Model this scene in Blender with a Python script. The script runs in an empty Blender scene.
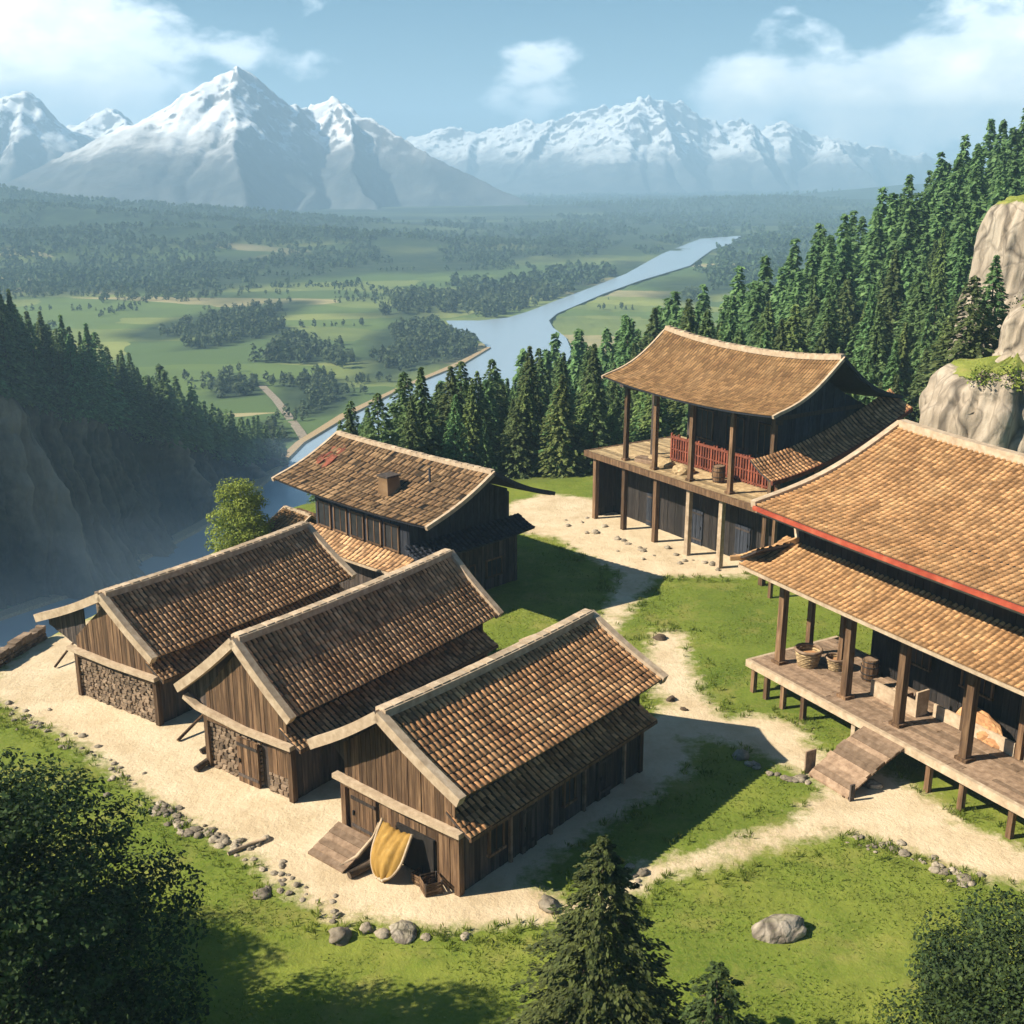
import bpy, bmesh, math, random
import numpy as np
np.seterr(over="ignore")
from mathutils import Vector, Matrix, Quaternion
random.seed(7); RNG = np.random.default_rng(7)
SC = bpy.context.scene; COL = SC.collection
PI = math.pi; R = math.radians
CAMH, FPX, PITCH = 25.0, 1140.0, R(16.6)

def at(px, py, z=0.0):
    """The point of the level plane z seen at a pixel of the photograph (used to survey the place)."""
    u = (px-512)/FPX; v = (py-512)/FPX; c, s = math.cos(PITCH), math.sin(PITCH)
    d = (u, c-v*s, -s-v*c); t = (z-CAMH)/d[2]
    return (d[0]*t, d[1]*t)
def pix(x, y, z):
    c, s = math.cos(PITCH), math.sin(PITCH)
    fw = y*c-(z-CAMH)*s; dn = -y*s-(z-CAMH)*c
    return 512+FPX*x/fw, 512+FPX*dn/fw, fw

# ---------------------------------------------------------------- noise
def _hash(ix, iy, seed):
    n = (ix.astype(np.int64)*374761393 + iy.astype(np.int64)*668265263 + seed*1442695041) & 0xFFFFFFFF
    n = ((n ^ (n >> 13))*1274126177) & 0xFFFFFFFF
    n = ((n ^ (n >> 16))*2246822519) & 0xFFFFFFFF
    return ((n ^ (n >> 15)) & 0xFFFFFF)/float(0xFFFFFF)
def vnoise(x, y, seed=0):
    x = np.asarray(x, float); y = np.asarray(y, float)
    ix = np.floor(x); iy = np.floor(y); fx = x-ix; fy = y-iy
    fx = fx*fx*fx*(fx*(fx*6-15)+10); fy = fy*fy*fy*(fy*(fy*6-15)+10)
    a = _hash(ix, iy, seed); b = _hash(ix+1, iy, seed); c = _hash(ix, iy+1, seed); d = _hash(ix+1, iy+1, seed)
    return (a*(1-fx)+b*fx)*(1-fy)+(c*(1-fx)+d*fx)*fy
def fbm(x, y, o=4, seed=0):
    s = 0; a = .5; t = 0
    for k in range(o):
        s = s+a*vnoise(x*2**k+k*17.3, y*2**k-k*9.1, seed+k); t += a; a *= .5
    return s/t
def ridged(x, y, o=5, seed=0):
    s = 0; a = .5; t = 0
    for k in range(o):
        n = 1-abs(2*vnoise(x*2**k+k*31.7, y*2**k+k*11.3, seed+k)-1); s = s+a*n*n; t += a; a *= .5
    return s/t
def smooth(t):
    t = np.clip(t, 0, 1); return t*t*(3-2*t)
def inpoly(px, py, poly):
    px = np.asarray(px); py = np.asarray(py); r = np.zeros(px.shape, bool); n = len(poly)
    for i in range(n):
        x0, y0 = poly[i]; x1, y1 = poly[(i+1) % n]
        c = ((y0 > py) != (y1 > py)); r ^= c & (px < (x1-x0)*(py-y0)/((y1-y0) or 1e-9)+x0)
    return r
def polydist(px, py, poly):
    d = np.full(np.shape(px), 1e9); n = len(poly)
    for i in range(n):
        x0, y0 = poly[i]; x1, y1 = poly[(i+1) % n]; dx, dy = x1-x0, y1-y0
        t = np.clip(((px-x0)*dx+(py-y0)*dy)/(dx*dx+dy*dy+1e-9), 0, 1)
        d = np.minimum(d, np.hypot(px-x0-t*dx, py-y0-t*dy))
    return np.where(inpoly(px, py, poly), -d, d)

# ---------------------------------------------------------------- materials
class NT:
    def __init__(s, m): s.t = m.node_tree; s.n = s.t.nodes; s.l = s.t.links
    def new(s, ty, **kw):
        n = s.n.new(ty)
        for k, v in kw.items():
            if k in n.inputs: 
                s.put(n.inputs[k], v)
            else: setattr(n, k, v)
        return n
    def put(s, sock, v):
        if hasattr(v, 'links') or isinstance(v, bpy.types.NodeSocket): s.l.new(v, sock)
        else: sock.default_value = v
    def math(s, op, a, b=None, clamp=False):
        n = s.n.new('ShaderNodeMath'); n.operation = op; n.use_clamp = clamp
        s.put(n.inputs[0], a)
        if b is not None: s.put(n.inputs[1], b)
        return n.outputs[0]
    def mix(s, f, a, b, blend='MIX'):
        n = s.n.new('ShaderNodeMix'); n.data_type = 'RGBA'; n.blend_type = blend
        s.put(n.inputs[0], f); s.put(n.inputs[6], a); s.put(n.inputs[7], b); return n.outputs[2]
    def ramp(s, f, stops, interp='LINEAR'):
        n = s.n.new('ShaderNodeValToRGB'); n.color_ramp.interpolation = interp
        e = n.color_ramp.elements
        while len(e) < len(stops): e.new(.5)
        for i, (p, c) in enumerate(stops):
            e[i].position = p; e[i].color = c if len(c) == 4 else (*c, 1)
        s.put(n.inputs[0], f); return n.outputs[0]
    def noise(s, vec, scale, detail=5, rough=.55, dist=0.):
        n = s.n.new('ShaderNodeTexNoise'); s.put(n.inputs['Vector'], vec)
        n.inputs['Scale'].default_value = scale; n.inputs['Detail'].default_value = detail
        n.inputs['Roughness'].default_value = rough; n.inputs['Distortion'].default_value = dist; return n.outputs['Fac']
    def mapr(s, v, a, b, c=0., d=1.):
        n = s.n.new('ShaderNodeMapRange'); n.clamp = True
        for i, q in enumerate((v, a, b, c, d)): s.put(n.inputs[i], q)
        return n.outputs[0]
    def scale(s, vec, sc):
        n = s.n.new('ShaderNodeMapping'); s.put(n.inputs[0], vec); n.inputs[3].default_value = sc; return n.outputs[0]
    def attr(s, name): 
        n = s.n.new('ShaderNodeAttribute'); n.attribute_name = name; return n.outputs['Fac']
def newmat(name):
    m = bpy.data.materials.new(name); m.use_nodes = True; t = NT(m)
    b = t.n['Principled BSDF']; tc = t.new('ShaderNodeTexCoord')
    return m, t, b, tc.outputs['Object']
def pmat(name, stops, scale=2., rough=.85, bump=.4, bscale=14., stretch=(1, 1, 1), tint=.35, objrand=0., spec=.25, bdist=.03, hue=0.):
    m, t, b, co = newmat(name)
    v = t.scale(co, stretch)
    f = t.noise(v, scale, 6, .6)
    c = t.ramp(f, stops)
    k = t.math('MULTIPLY_ADD', t.attr('tint'), 2*tint); k.node.inputs[2].default_value = 1-tint
    hs = t.new('ShaderNodeHueSaturation'); t.put(hs.inputs['Value'], k); t.put(hs.inputs['Color'], c)
    if objrand:
        oi = t.new('ShaderNodeObjectInfo')
        k2 = t.math('MULTIPLY_ADD', oi.outputs['Random'], 2*objrand); k2.node.inputs[2].default_value = 1-objrand
        t.put(hs.inputs['Value'], t.math('MULTIPLY', k, k2))
        if hue:
            k3 = t.math('MULTIPLY_ADD', oi.outputs['Random'], 2*hue); k3.node.inputs[2].default_value = .5-hue
            t.put(hs.inputs['Hue'], k3)
    t.put(b.inputs['Base Color'], hs.outputs[0])
    b.inputs['Roughness'].default_value = rough; b.inputs['Specular IOR Level'].default_value = spec
    if bump:
        bn = t.new('ShaderNodeBump'); bn.inputs['Strength'].default_value = bump; bn.inputs['Distance'].default_value = bdist
        t.put(bn.inputs['Height'], t.noise(v, bscale, 4, .6)); t.put(b.inputs['Normal'], bn.outputs[0])
    return m
M = {}
M['wood'] = pmat('weathered_timber', [(.25, (.04, .023, .014)), (.5, (.115, .068, .038)), (.75, (.23, .148, .085))], 1.6, stretch=(5, 5, .45), bscale=6, bump=.6, tint=.5)
M['darkwood'] = pmat('dark_timber', [(.3, (.03, .026, .026)), (.55, (.065, .052, .046)), (.8, (.12, .09, .07))], 1.6, stretch=(5, 5, .45), bscale=6, bump=.6, tint=.45)
M['navy'] = pmat('blue_black_timber', [(.3, (.018, .022, .032)), (.6, (.034, .04, .055)), (.85, (.06, .064, .075))], 2, stretch=(4, 4, 1), bscale=8, tint=.35)
M['trim'] = pmat('bleached_timber', [(.25, (.27, .2, .135)), (.55, (.42, .33, .235)), (.8, (.55, .46, .35))], 1.5, stretch=(2, 2, 2), bscale=9, bump=.5, tint=.25)
M['deck'] = pmat('deck_boards', [(.25, (.13, .085, .055)), (.55, (.25, .175, .12)), (.8, (.36, .27, .2))], 1.2, stretch=(3, 3, 3), bscale=9, bump=.5, tint=.35)
M['tile'] = pmat('brown_clay_tiles', [(.25, (.25, .12, .057)), (.5, (.43, .232, .11)), (.78, (.6, .365, .19))], .9, bscale=10, bump=.35, tint=.42)
M['tilegrey'] = pmat('grey_brown_tiles', [(.25, (.26, .14, .07)), (.5, (.42, .25, .13)), (.78, (.58, .385, .225))], .9, bscale=10, bump=.35, tint=.45)
M['tileora'] = pmat('orange_clay_tiles', [(.25, (.24, .13, .057)), (.5, (.365, .21, .098)), (.78, (.49, .31, .155))], .8, bscale=10, bump=.3, tint=.34)
M['thatch'] = pmat('golden_shingles', [(.25, (.15, .08, .036)), (.5, (.23, .135, .06)), (.78, (.32, .2, .1))], .9, bscale=14, bump=.5, tint=.36)
M['shingle'] = pmat('worn_brown_shingles', [(.25, (.1, .058, .03)), (.5, (.175, .108, .056)), (.78, (.27, .18, .1))], .7, bscale=12, bump=.6, tint=.5)
M['red'] = pmat('red_painted_timber', [(.3, (.24, .04, .022)), (.55, (.36, .07, .036)), (.8, (.42, .14, .075))], 1.5, bscale=8, tint=.3)
M['redgoods'] = pmat('dull_red_timber', [(.3, (.1, .03, .02)), (.6, (.2, .06, .035)), (.85, (.3, .12, .07))], 2.5, bscale=8, tint=.5)
M['stone'] = pmat('field_stone', [(.25, (.085, .06, .042)), (.5, (.18, .13, .09)), (.8, (.3, .235, .17))], 2.2, bscale=9, bump=.6, tint=.4)
M['palestone'] = pmat('pale_stone', [(.25, (.15, .125, .095)), (.5, (.25, .215, .165)), (.8, (.38, .335, .265))], 1.2, bscale=7, bump=.8, tint=.3, objrand=.4)
M['blackwood'] = pmat('black_brown_timber', [(.3, (.012, .011, .012)), (.6, (.028, .024, .022)), (.85, (.055, .045, .038))], 2, stretch=(4, 4, .6), bscale=8, tint=.4)  # near-black timber; also carries the pavilion undercroft's shade in its colour
M['glass'] = pmat('dark_opening', [(.3, (.012, .013, .016)), (.7, (.03, .032, .036))], 2, rough=.4, bump=0, tint=.2)
M['cloth'] = pmat('mustard_cloth', [(.3, (.22, .125, .025)), (.6, (.33, .2, .05)), (.85, (.42, .29, .1))], 1.2, stretch=(3, 3, .6), bscale=5, tint=.2)
M['sack'] = pmat('straw_sacking', [(.3, (.22, .15, .08)), (.6, (.4, .3, .17)), (.85, (.52, .42, .26))], 3, bscale=18, bump=.8, tint=.35)
M['bark'] = pmat('bark', [(.3, (.05, .036, .026)), (.6, (.11, .08, .056)), (.85, (.17, .13, .095))], 2, stretch=(4, 4, .8), bscale=8, bump=.8)
M['path_edge'] = None
def leafmat(name, lo, hi, tint=.45, objrand=.25, trans=.25, hue=.02):
    m, t, b, co = newmat(name)
    f = t.noise(co, .9, 3, .6)
    c = t.ramp(f, [(.3, lo), (.7, hi)])
    k = t.math('MULTIPLY_ADD', t.attr('tint'), 2*tint); k.node.inputs[2].default_value = 1-tint
    oi = t.new('ShaderNodeObjectInfo')
    k2 = t.math('MULTIPLY_ADD', oi.outputs['Random'], 2*objrand); k2.node.inputs[2].default_value = 1-objrand
    k3 = t.math('MULTIPLY_ADD', oi.outputs['Random'], 2*hue); k3.node.inputs[2].default_value = .5-hue
    hs = t.new('ShaderNodeHueSaturation'); t.put(hs.inputs['Value'], t.math('MULTIPLY', k, k2)); t.put(hs.inputs['Color'], c); t.put(hs.inputs['Hue'], k3)
    t.put(b.inputs['Base Color'], hs.outputs[0]); b.inputs['Roughness'].default_value = .7; b.inputs['Specular IOR Level'].default_value = .2
    tr = t.new('ShaderNodeBsdfTranslucent'); t.put(tr.inputs[0], hs.outputs[0])
    mx = t.new('ShaderNodeMixShader'); mx.inputs[0].default_value = trans
    t.l.new(b.outputs[0], mx.inputs[1]); t.l.new(tr.outputs[0], mx.inputs[2]); t.l.new(mx.outputs[0], t.n['Material Output'].inputs[0])
    return m
M['conifer'] = leafmat('conifer_needles', (.085, .155, .06), (.19, .275, .105), objrand=.3, trans=.42, hue=.03)
M['conifer_light'] = leafmat('young_needles', (.1, .155, .045), (.19, .25, .08))
M['near_conifer'] = leafmat('near_needles', (.03, .05, .014), (.085, .11, .03), tint=.5, objrand=0)
M['broadleaf'] = leafmat('broad_leaves', (.02, .04, .013), (.055, .082, .022), tint=.5, objrand=0)
M['brightleaf'] = leafmat('bright_leaves', (.12, .18, .025), (.26, .31, .055), objrand=0)
M['valley_leaf'] = leafmat('valley_leaves', (.03, .06, .03), (.08, .12, .05), objrand=0)
M['tuft'] = leafmat('grass_blades', (.12, .17, .02), (.24, .28, .05), objrand=0, trans=.5, tint=.3)

# the near ground, shared by the grass sheet and the trodden earth
def groundmat(name, dirt):
    m, t, b, co = newmat(name)
    n1 = t.noise(co, .12, 5, .6); n2 = t.noise(co, .9, 5, .65); n3 = t.noise(co, 6., 4, .7)
    g = t.ramp(n1, [(.3, (.07, .125, .014)), (.5, (.135, .19, .026)), (.7, (.235, .255, .048))])
    g = t.mix(t.mapr(n2, .42, .7, 0, .6), g, (.06, .095, .014, 1))
    g = t.mix(t.mapr(t.noise(co, .33, 6, .7), .52, .72, 0, .7), g, (.29, .25, .085, 1))
    g = t.mix(t.mapr(n3, .35, .75, 0, .45), g, (.24, .25, .06, 1))
    dcol = t.ramp(t.noise(co, .5, 6, .65), [(.25, (.45, .355, .23)), (.5, (.57, .47, .325)), (.75, (.66, .565, .415))])
    dcol = t.mix(t.mapr(t.noise(co, 9., 3, .7), .58, .8, 0, .35), dcol, (.33, .25, .15, 1))
    dcol = t.mix(t.mapr(t.noise(co, .22, 6, .7), .5, .7, 0, .55), dcol, (.36, .265, .155, 1))
    dcol = t.mix(t.mapr(t.noise(t.scale(co, (1., .35, 1.)), 2.2, 5, .7), .55, .75, 0, .35), dcol, (.3, .22, .13, 1))
    edge = t.math('ADD', t.attr('path'), t.math('MULTIPLY_ADD', t.noise(co, 1.1, 6, .75), 1.5)); edge.node.inputs[1].links[0].from_node.inputs[2].default_value = -.75
    pm = t.mapr(edge, .3, .72)
    near = t.mix(pm, g, dcol) 
    if not dirt:
        geo = t.new('ShaderNodeNewGeometry'); sep = t.new('ShaderNodeSeparateXYZ'); t.l.new(geo.outputs['True Normal'], sep.inputs[0])
        rock = t.ramp(t.noise(t.scale(co, (1, 1, .3)), .3, 7, .65), [(.3, (.1, .085, .07)), (.55, (.22, .19, .155)), (.8, (.36, .32, .27))])
        wild = t.mix(t.mapr(t.noise(co, .07, 5, .6), .35, .65), (.05, .075, .02, 1), (.11, .13, .035, 1))
        near = t.mix(t.attr('wild'), near, wild)
        near = t.mix(t.mapr(t.math('ADD', sep.outputs['Z'], t.math('MULTIPLY', t.noise(co, .4, 4, .6), .3)), .8, .62), near, rock)
        # valley fields
        wn = t.new('ShaderNodeTexNoise'); t.l.new(co, wn.inputs['Vector']); wn.inputs['Scale'].default_value = .006; wn.inputs['Detail'].default_value = 4
        wv = t.new('ShaderNodeVectorMath'); wv.operation = 'MULTIPLY_ADD'; t.l.new(wn.outputs['Color'], wv.inputs[0]); wv.inputs[1].default_value = (120, 120, 0); t.l.new(co, wv.inputs[2])
        vo = t.new('ShaderNodeTexVoronoi'); t.put(vo.inputs['Vector'], t.scale(wv.outputs[0], (.0075, .019, 0))); vo.inputs['Scale'].default_value = 1.; vo.inputs['Randomness'].default_value = .9
        sp = t.new('ShaderNodeSeparateColor'); t.l.new(vo.outputs['Color'], sp.inputs[0])
        fld = t.ramp(sp.outputs[0], [(0, (.085, .135, .045)), (.3, (.17, .21, .065)), (.52, (.115, .17, .05)), (.7, (.24, .27, .085)), (.9, (.36, .31, .17))], 'CONSTANT')
        fn = t.noise(t.scale(co, (.6, 1, 0)), .012, 6, .6)
        fld = t.mix(t.mapr(fn, .45, .7, 0, .6), fld, (.075, .115, .045, 1))
        fld = t.mix(t.mapr(t.noise(co, .05, 4, .7), .3, .8, 0, .4), fld, (.06, .09, .035, 1))
        far = t.mix(t.mapr(t.noise(t.scale(co, (.5, 1.8, 0)), .0026, 7, .62), .44, .62), (.016, .03, .02, 1), (.085, .115, .05, 1))
        fld = t.mix(t.attr('farland'), fld, far)
        fld = t.mix(t.attr('woods'), fld, t.mix(t.mapr(t.noise(co, .06, 6, .75), .35, .7), (.016, .032, .018, 1), (.05, .075, .035, 1)))
        fld = t.mix(t.attr('hills'), fld, t.mix(t.mapr(t.noise(co, .035, 7, .75), .35, .7), (.012, .028, .018, 1), (.05, .08, .04, 1)))
        near = t.mix(t.attr('valley'), near, fld)
    t.put(b.inputs['Base Color'], near); b.inputs['Roughness'].default_value = .95; b.inputs['Specular IOR Level'].default_value = .1
    bn = t.new('ShaderNodeBump'); bn.inputs['Strength'].default_value = .7; bn.inputs['Distance'].default_value = .1
    t.put(bn.inputs['Height'], t.math('ADD', t.noise(co, 2.5, 6, .7), t.math('MULTIPLY', n3, .5))); t.put(b.inputs['Normal'], bn.outputs[0])
    return m
M['ground'] = groundmat('ground', False); M['dirt'] = groundmat('trodden_earth', True)
def watermat():
    m, t, b, co = newmat('river_water')
    b.inputs['Base Color'].default_value = (.27, .35, .43, 1); b.inputs['Roughness'].default_value = .25; b.inputs['Specular IOR Level'].default_value = .6
    bn = t.new('ShaderNodeBump'); bn.inputs['Strength'].default_value = .25; bn.inputs['Distance'].default_value = .3
    t.put(bn.inputs['Height'], t.noise(co, .15, 5, .6)); t.put(b.inputs['Normal'], bn.outputs[0]); return m
M['water'] = watermat()
def mountainmat(snowline, soft):
    m, t, b, co = newmat('snowy_mountain')
    geo = t.new('ShaderNodeNewGeometry'); sp = t.new('ShaderNodeSeparateXYZ'); t.l.new(geo.outputs['Position'], sp.inputs[0])
    sn = t.new('ShaderNodeSeparateXYZ'); t.l.new(geo.outputs['Normal'], sn.inputs[0])
    rock = t.ramp(t.noise(t.scale(co, (1, 1, .4)), .012, 8, .65), [(.3, (.09, .095, .11)), (.55, (.17, .17, .18)), (.8, (.27, .26, .25))])
    veg = t.mix(t.mapr(t.noise(co, .01, 6, .6), .4, .6), (.045, .055, .065, 1), (.09, .1, .105, 1))
    hn = t.math('MULTIPLY_ADD', t.noise(co, .008, 7, .65), 160.); hn.node.inputs[2].default_value = -95.
    hz = t.math('ADD', sp.outputs['Z'], hn)
    base = t.mix(t.mapr(hz, 0, 70), veg, rock)
    snow = t.math('MULTIPLY', t.mapr(hz, snowline, snowline+soft), t.mapr(t.math('ADD', sn.outputs['Z'], t.math('MULTIPLY', t.noise(t.scale(co, (1, 1, .5)), .028, 7, .72), .75)), 1.06, 1.17))
    t.put(b.inputs['Base Color'], t.mix(snow, base, (.82, .84, .87, 1))); b.inputs['Roughness'].default_value = .9; b.inputs['Specular IOR Level'].default_value = .1
    bn = t.new('ShaderNodeBump'); bn.inputs['Strength'].default_value = .5; bn.inputs['Distance'].default_value = 12.
    t.put(bn.inputs['Height'], t.noise(co, .02, 7, .65)); t.put(b.inputs['Normal'], bn.outputs[0]); return m
M['mountain'] = mountainmat(45, 70)
def rockmat(name, cols, mossy=.0, sc=.25):
    m, t, b, co = newmat(name)
    geo = t.new('ShaderNodeNewGeometry'); sn = t.new('ShaderNodeSeparateXYZ'); t.l.new(geo.outputs['Normal'], sn.inputs[0])
    c = t.ramp(t.noise(t.scale(co, (1, 1, .25)), sc*3, 8, .68), cols)
    streak = t.noise(t.scale(co, (1.6, 1.6, .12)), sc*3, 5, .6)
    c = t.mix(t.mapr(streak, .58, .75, 0, .5), c, (.08, .068, .055, 1))
    vc = t.new('ShaderNodeTexVoronoi'); vc.feature = 'DISTANCE_TO_EDGE'; wn = t.new('ShaderNodeTexNoise'); t.l.new(co, wn.inputs['Vector']); wn.inputs['Scale'].default_value = sc; wv = t.new('ShaderNodeVectorMath'); wv.operation = 'MULTIPLY_ADD'; t.l.new(wn.outputs['Color'], wv.inputs[0]); wv.inputs[1].default_value = (.9/sc, .9/sc, .9/sc); t.l.new(co, wv.inputs[2])
    vc2 = t.new('ShaderNodeTexVoronoi'); vc2.feature = 'DISTANCE_TO_EDGE'; t.put(vc2.inputs['Vector'], t.scale(wv.outputs[0], (sc*3.1, sc*3.1, sc*1.3))); vc2.inputs['Scale'].default_value = 1.; crack2 = t.mapr(vc2.outputs['Distance'], 0., .09)
    c = t.mix(t.math('MULTIPLY_ADD', crack2, -.4), c, (.07, .06, .05, 1)); c.node.inputs[0].links[0].from_node.inputs[2].default_value = .4
    t.put(vc.inputs['Vector'], t.scale(wv.outputs[0], (sc*.9, sc*.9, sc*.45))); vc.inputs['Scale'].default_value = 1.; crack = t.mapr(vc.outputs['Distance'], 0., .07)
    c = t.mix(t.math('MULTIPLY_ADD', crack, -.75), c, (.05, .042, .035, 1)); c.node.inputs[0].links[0].from_node.inputs[2].default_value = .75
    moss = t.mix(t.mapr(t.noise(co, .8, 5, .6), .3, .7), (.08, .11, .02, 1), (.2, .22, .05, 1))
    c = t.mix(t.mapr(t.math('ADD', sn.outputs['Z'], t.math('MULTIPLY', t.noise(co, .5, 5, .6), .4)), 1.02-.0*mossy, 1.14, 0, mossy), c, moss)
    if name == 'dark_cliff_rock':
        fa = t.math('ADD', t.attr('fin'), t.math('MULTIPLY', t.noise(co, .25, 5, .65), .5))  # fin crests painted pale like sunlit ridges, gullies darkened as shade and growth
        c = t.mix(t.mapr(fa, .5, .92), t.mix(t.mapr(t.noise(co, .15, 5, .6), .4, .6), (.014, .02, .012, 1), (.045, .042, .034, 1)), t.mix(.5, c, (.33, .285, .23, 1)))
    t.put(b.inputs['Base Color'], c); b.inputs['Roughness'].default_value = .95; b.inputs['Specular IOR Level'].default_value = .15
    bn = t.new('ShaderNodeBump'); bn.inputs['Strength'].default_value = .8; bn.inputs['Distance'].default_value = .25/sc*.12
    t.put(bn.inputs['Height'], t.math('ADD', t.noise(t.scale(co, (1, 1, .5)), sc*8, 7, .7), t.math('ADD', t.math('MULTIPLY', crack2, .25), t.math('MULTIPLY', crack, .6)))); t.put(b.inputs['Normal'], bn.outputs[0]); return m
M['crag'] = rockmat('pale_crag_rock', [(.3, (.21, .175, .135)), (.5, (.35, .3, .24)), (.75, (.48, .43, .355))], .6)
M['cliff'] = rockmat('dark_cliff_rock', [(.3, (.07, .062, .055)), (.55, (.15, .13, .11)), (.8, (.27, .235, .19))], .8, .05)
M['boulder'] = rockmat('boulder_rock', [(.3, (.2, .17, .14)), (.5, (.34, .3, .25)), (.75, (.46, .42, .36))], .15, .5)

# ---------------------------------------------------------------- mesh helpers
def link(o, parent=None):
    COL.objects.link(o)
    if parent is not None: o.parent = parent
    return o
def tag(o, label=None, cat=None, group=None, kind=None):
    if label: o['label'] = label
    if cat: o['category'] = cat
    if group: o['group'] = group
    if kind: o['kind'] = kind
    return o
def empty(name, loc=(0, 0, 0), rz=0.):
    o = bpy.data.objects.new(name, None); o.location = loc; o.rotation_euler = (0, 0, rz); o.empty_display_size = .3
    return link(o)
def mesh_arrays(name, V, F, tint=None, smooth_=False):
    """V (n,3), F (m,k) arrays."""
    me = bpy.data.meshes.new(name); V = np.asarray(V, np.float32); F = np.asarray(F, np.int32); k = F.shape[1]
    me.vertices.add(len(V)); me.vertices.foreach_set('co', V.ravel())
    me.loops.add(F.size); me.loops.foreach_set('vertex_index', F.ravel())
    me.polygons.add(len(F)); me.polygons.foreach_set('loop_start', np.arange(0, F.size, k, dtype=np.int32))
    me.polygons.foreach_set('use_smooth', np.full(len(F), smooth_))
    a = me.attributes.new('tint', 'FLOAT', 'FACE')
    a.data.foreach_set('value', (np.full(len(F), .5) if tint is None else np.asarray(tint)).astype(np.float32))
    me.update(calc_edges=True); me.validate(); return me
def obj(name, me, mats, parent=None):
    for m in (mats if isinstance(mats, (list, tuple)) else [mats]): me.materials.append(m)
    return link(bpy.data.objects.new(name, me), parent)
class MB:
    def __init__(s): s.v = []; s.f = []; s.t = []; s.m = []; s.sm = []
    def face(s, idx, t=.5, m=0, sm=False): s.f.append(idx); s.t.append(t); s.m.append(m); s.sm.append(sm)
    def quad(s, a, b, c, d, t=.5, m=0):
        n = len(s.v); s.v += [tuple(a), tuple(b), tuple(c), tuple(d)]; s.face((n, n+1, n+2, n+3), t, m)
    def hexa(s, p, t=None, m=0):
        """8 points: bottom 0-3 (ccw), top 4-7."""
        t = random.random() if t is None else t; n = len(s.v); s.v += [tuple(q) for q in p]
        for q in ((3, 2, 1, 0), (4, 5, 6, 7), (0, 1, 5, 4), (1, 2, 6, 5), (2, 3, 7, 6), (3, 0, 4, 7)): s.face(tuple(n+i for i in q), t, m)
    def box(s, x0, x1, y0, y1, z0, z1, t=None, m=0):
        s.hexa([(x0, y0, z0), (x1, y0, z0), (x1, y1, z0), (x0, y1, z0), (x0, y0, z1), (x1, y0, z1), (x1, y1, z1), (x0, y1, z1)], t, m)
    def bar(s, a, b, w, h, t=None, m=0, up=(0, 0, 1), taper=1.):
        a = Vector(a); b = Vector(b); d = (b-a).normalized(); u = Vector(up)
        sd = d.cross(u)
        if sd.length < 1e-4: sd = d.cross(Vector((1, 0, 0)))
        sd.normalize(); u = sd.cross(d); P = []
        for e, k in ((a, 1), (b, taper)):
            P.append([e+sd*(w/2*k*i)+u*(h/2*k*j) for i, j in ((-1, -1), (1, -1), (1, 1), (-1, 1))])
        s.hexa(P[0]+P[1], t, m)
    def tube(s, pts, rad, n=8, t=None, m=0, cap=True):
        t = random.random() if t is None else t; rings = []
        pts = [Vector(p) for p in pts]
        for i, p in enumerate(pts):
            d = (pts[min(i+1, len(pts)-1)]-pts[max(i-1, 0)]).normalized()
            a = d.cross(Vector((.31, .17, .93)) if abs(d.z) < .9 else Vector((1, 0, 0))).normalized(); b = d.cross(a)
            r = rad[i] if hasattr(rad, '__len__') else rad; st = len(s.v)
            s.v += [tuple(p+(a*math.cos(2*PI*k/n)+b*math.sin(2*PI*k/n))*r) for k in range(n)]; rings.append(st)
        for i in range(len(rings)-1):
            for k in range(n):
                s.face((rings[i]+k, rings[i]+(k+1) % n, rings[i+1]+(k+1) % n, rings[i+1]+k), t, m, True)
        if cap:
            s.face(tuple(rings[0]+k for k in range(n)), t, m); s.face(tuple(rings[-1]+n-1-k for k in range(n)), t, m)
    def build(s, name, mats, parent=None):
        me = bpy.data.meshes.new(name); me.from_pydata(s.v, [], s.f)
        me.polygons.foreach_set('material_index', s.m); me.polygons.foreach_set('use_smooth', s.sm)
        a = me.attributes.new('tint', 'FLOAT', 'FACE'); a.data.foreach_set('value', s.t)
        me.update(); return obj(name, me, mats, parent)

def planks(mb, p0, p1, z0, z1, w=.26, out=(0, 0), m=0, thick=.06, gap=.018):
    """vertical planks from p0 to p1 in plan; z0, z1 numbers or functions of the fraction along."""
    L = math.hypot(p1[0]-p0[0], p1[1]-p0[1]); ux, uy = (p1[0]-p0[0])/L, (p1[1]-p0[1])/L; nx, ny = out
    f0 = z0 if callable(z0) else (lambda q: z0); f1 = z1 if callable(z1) else (lambda q: z1)
    d = 0.
    while d < L-.02:
        ww = min(w*random.uniform(.7, 1.3), L-d)
        if L-d-ww < .08: ww = L-d
        a, b = d+gap/2, d+ww-gap/2; o = random.uniform(.0, .035); th = thick+o
        P = []
        for zf in (f0, f1):
            jit = random.uniform(-.02, .02) if zf is f0 else 0
            for s_, k in ((a, 1), (b, 1), (b, 0), (a, 0)):
                P.append((p0[0]+ux*s_+nx*th*k, p0[1]+uy*s_+ny*th*k, zf(s_/L)+jit))
        mb.hexa(P, None, m); d += ww
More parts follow.
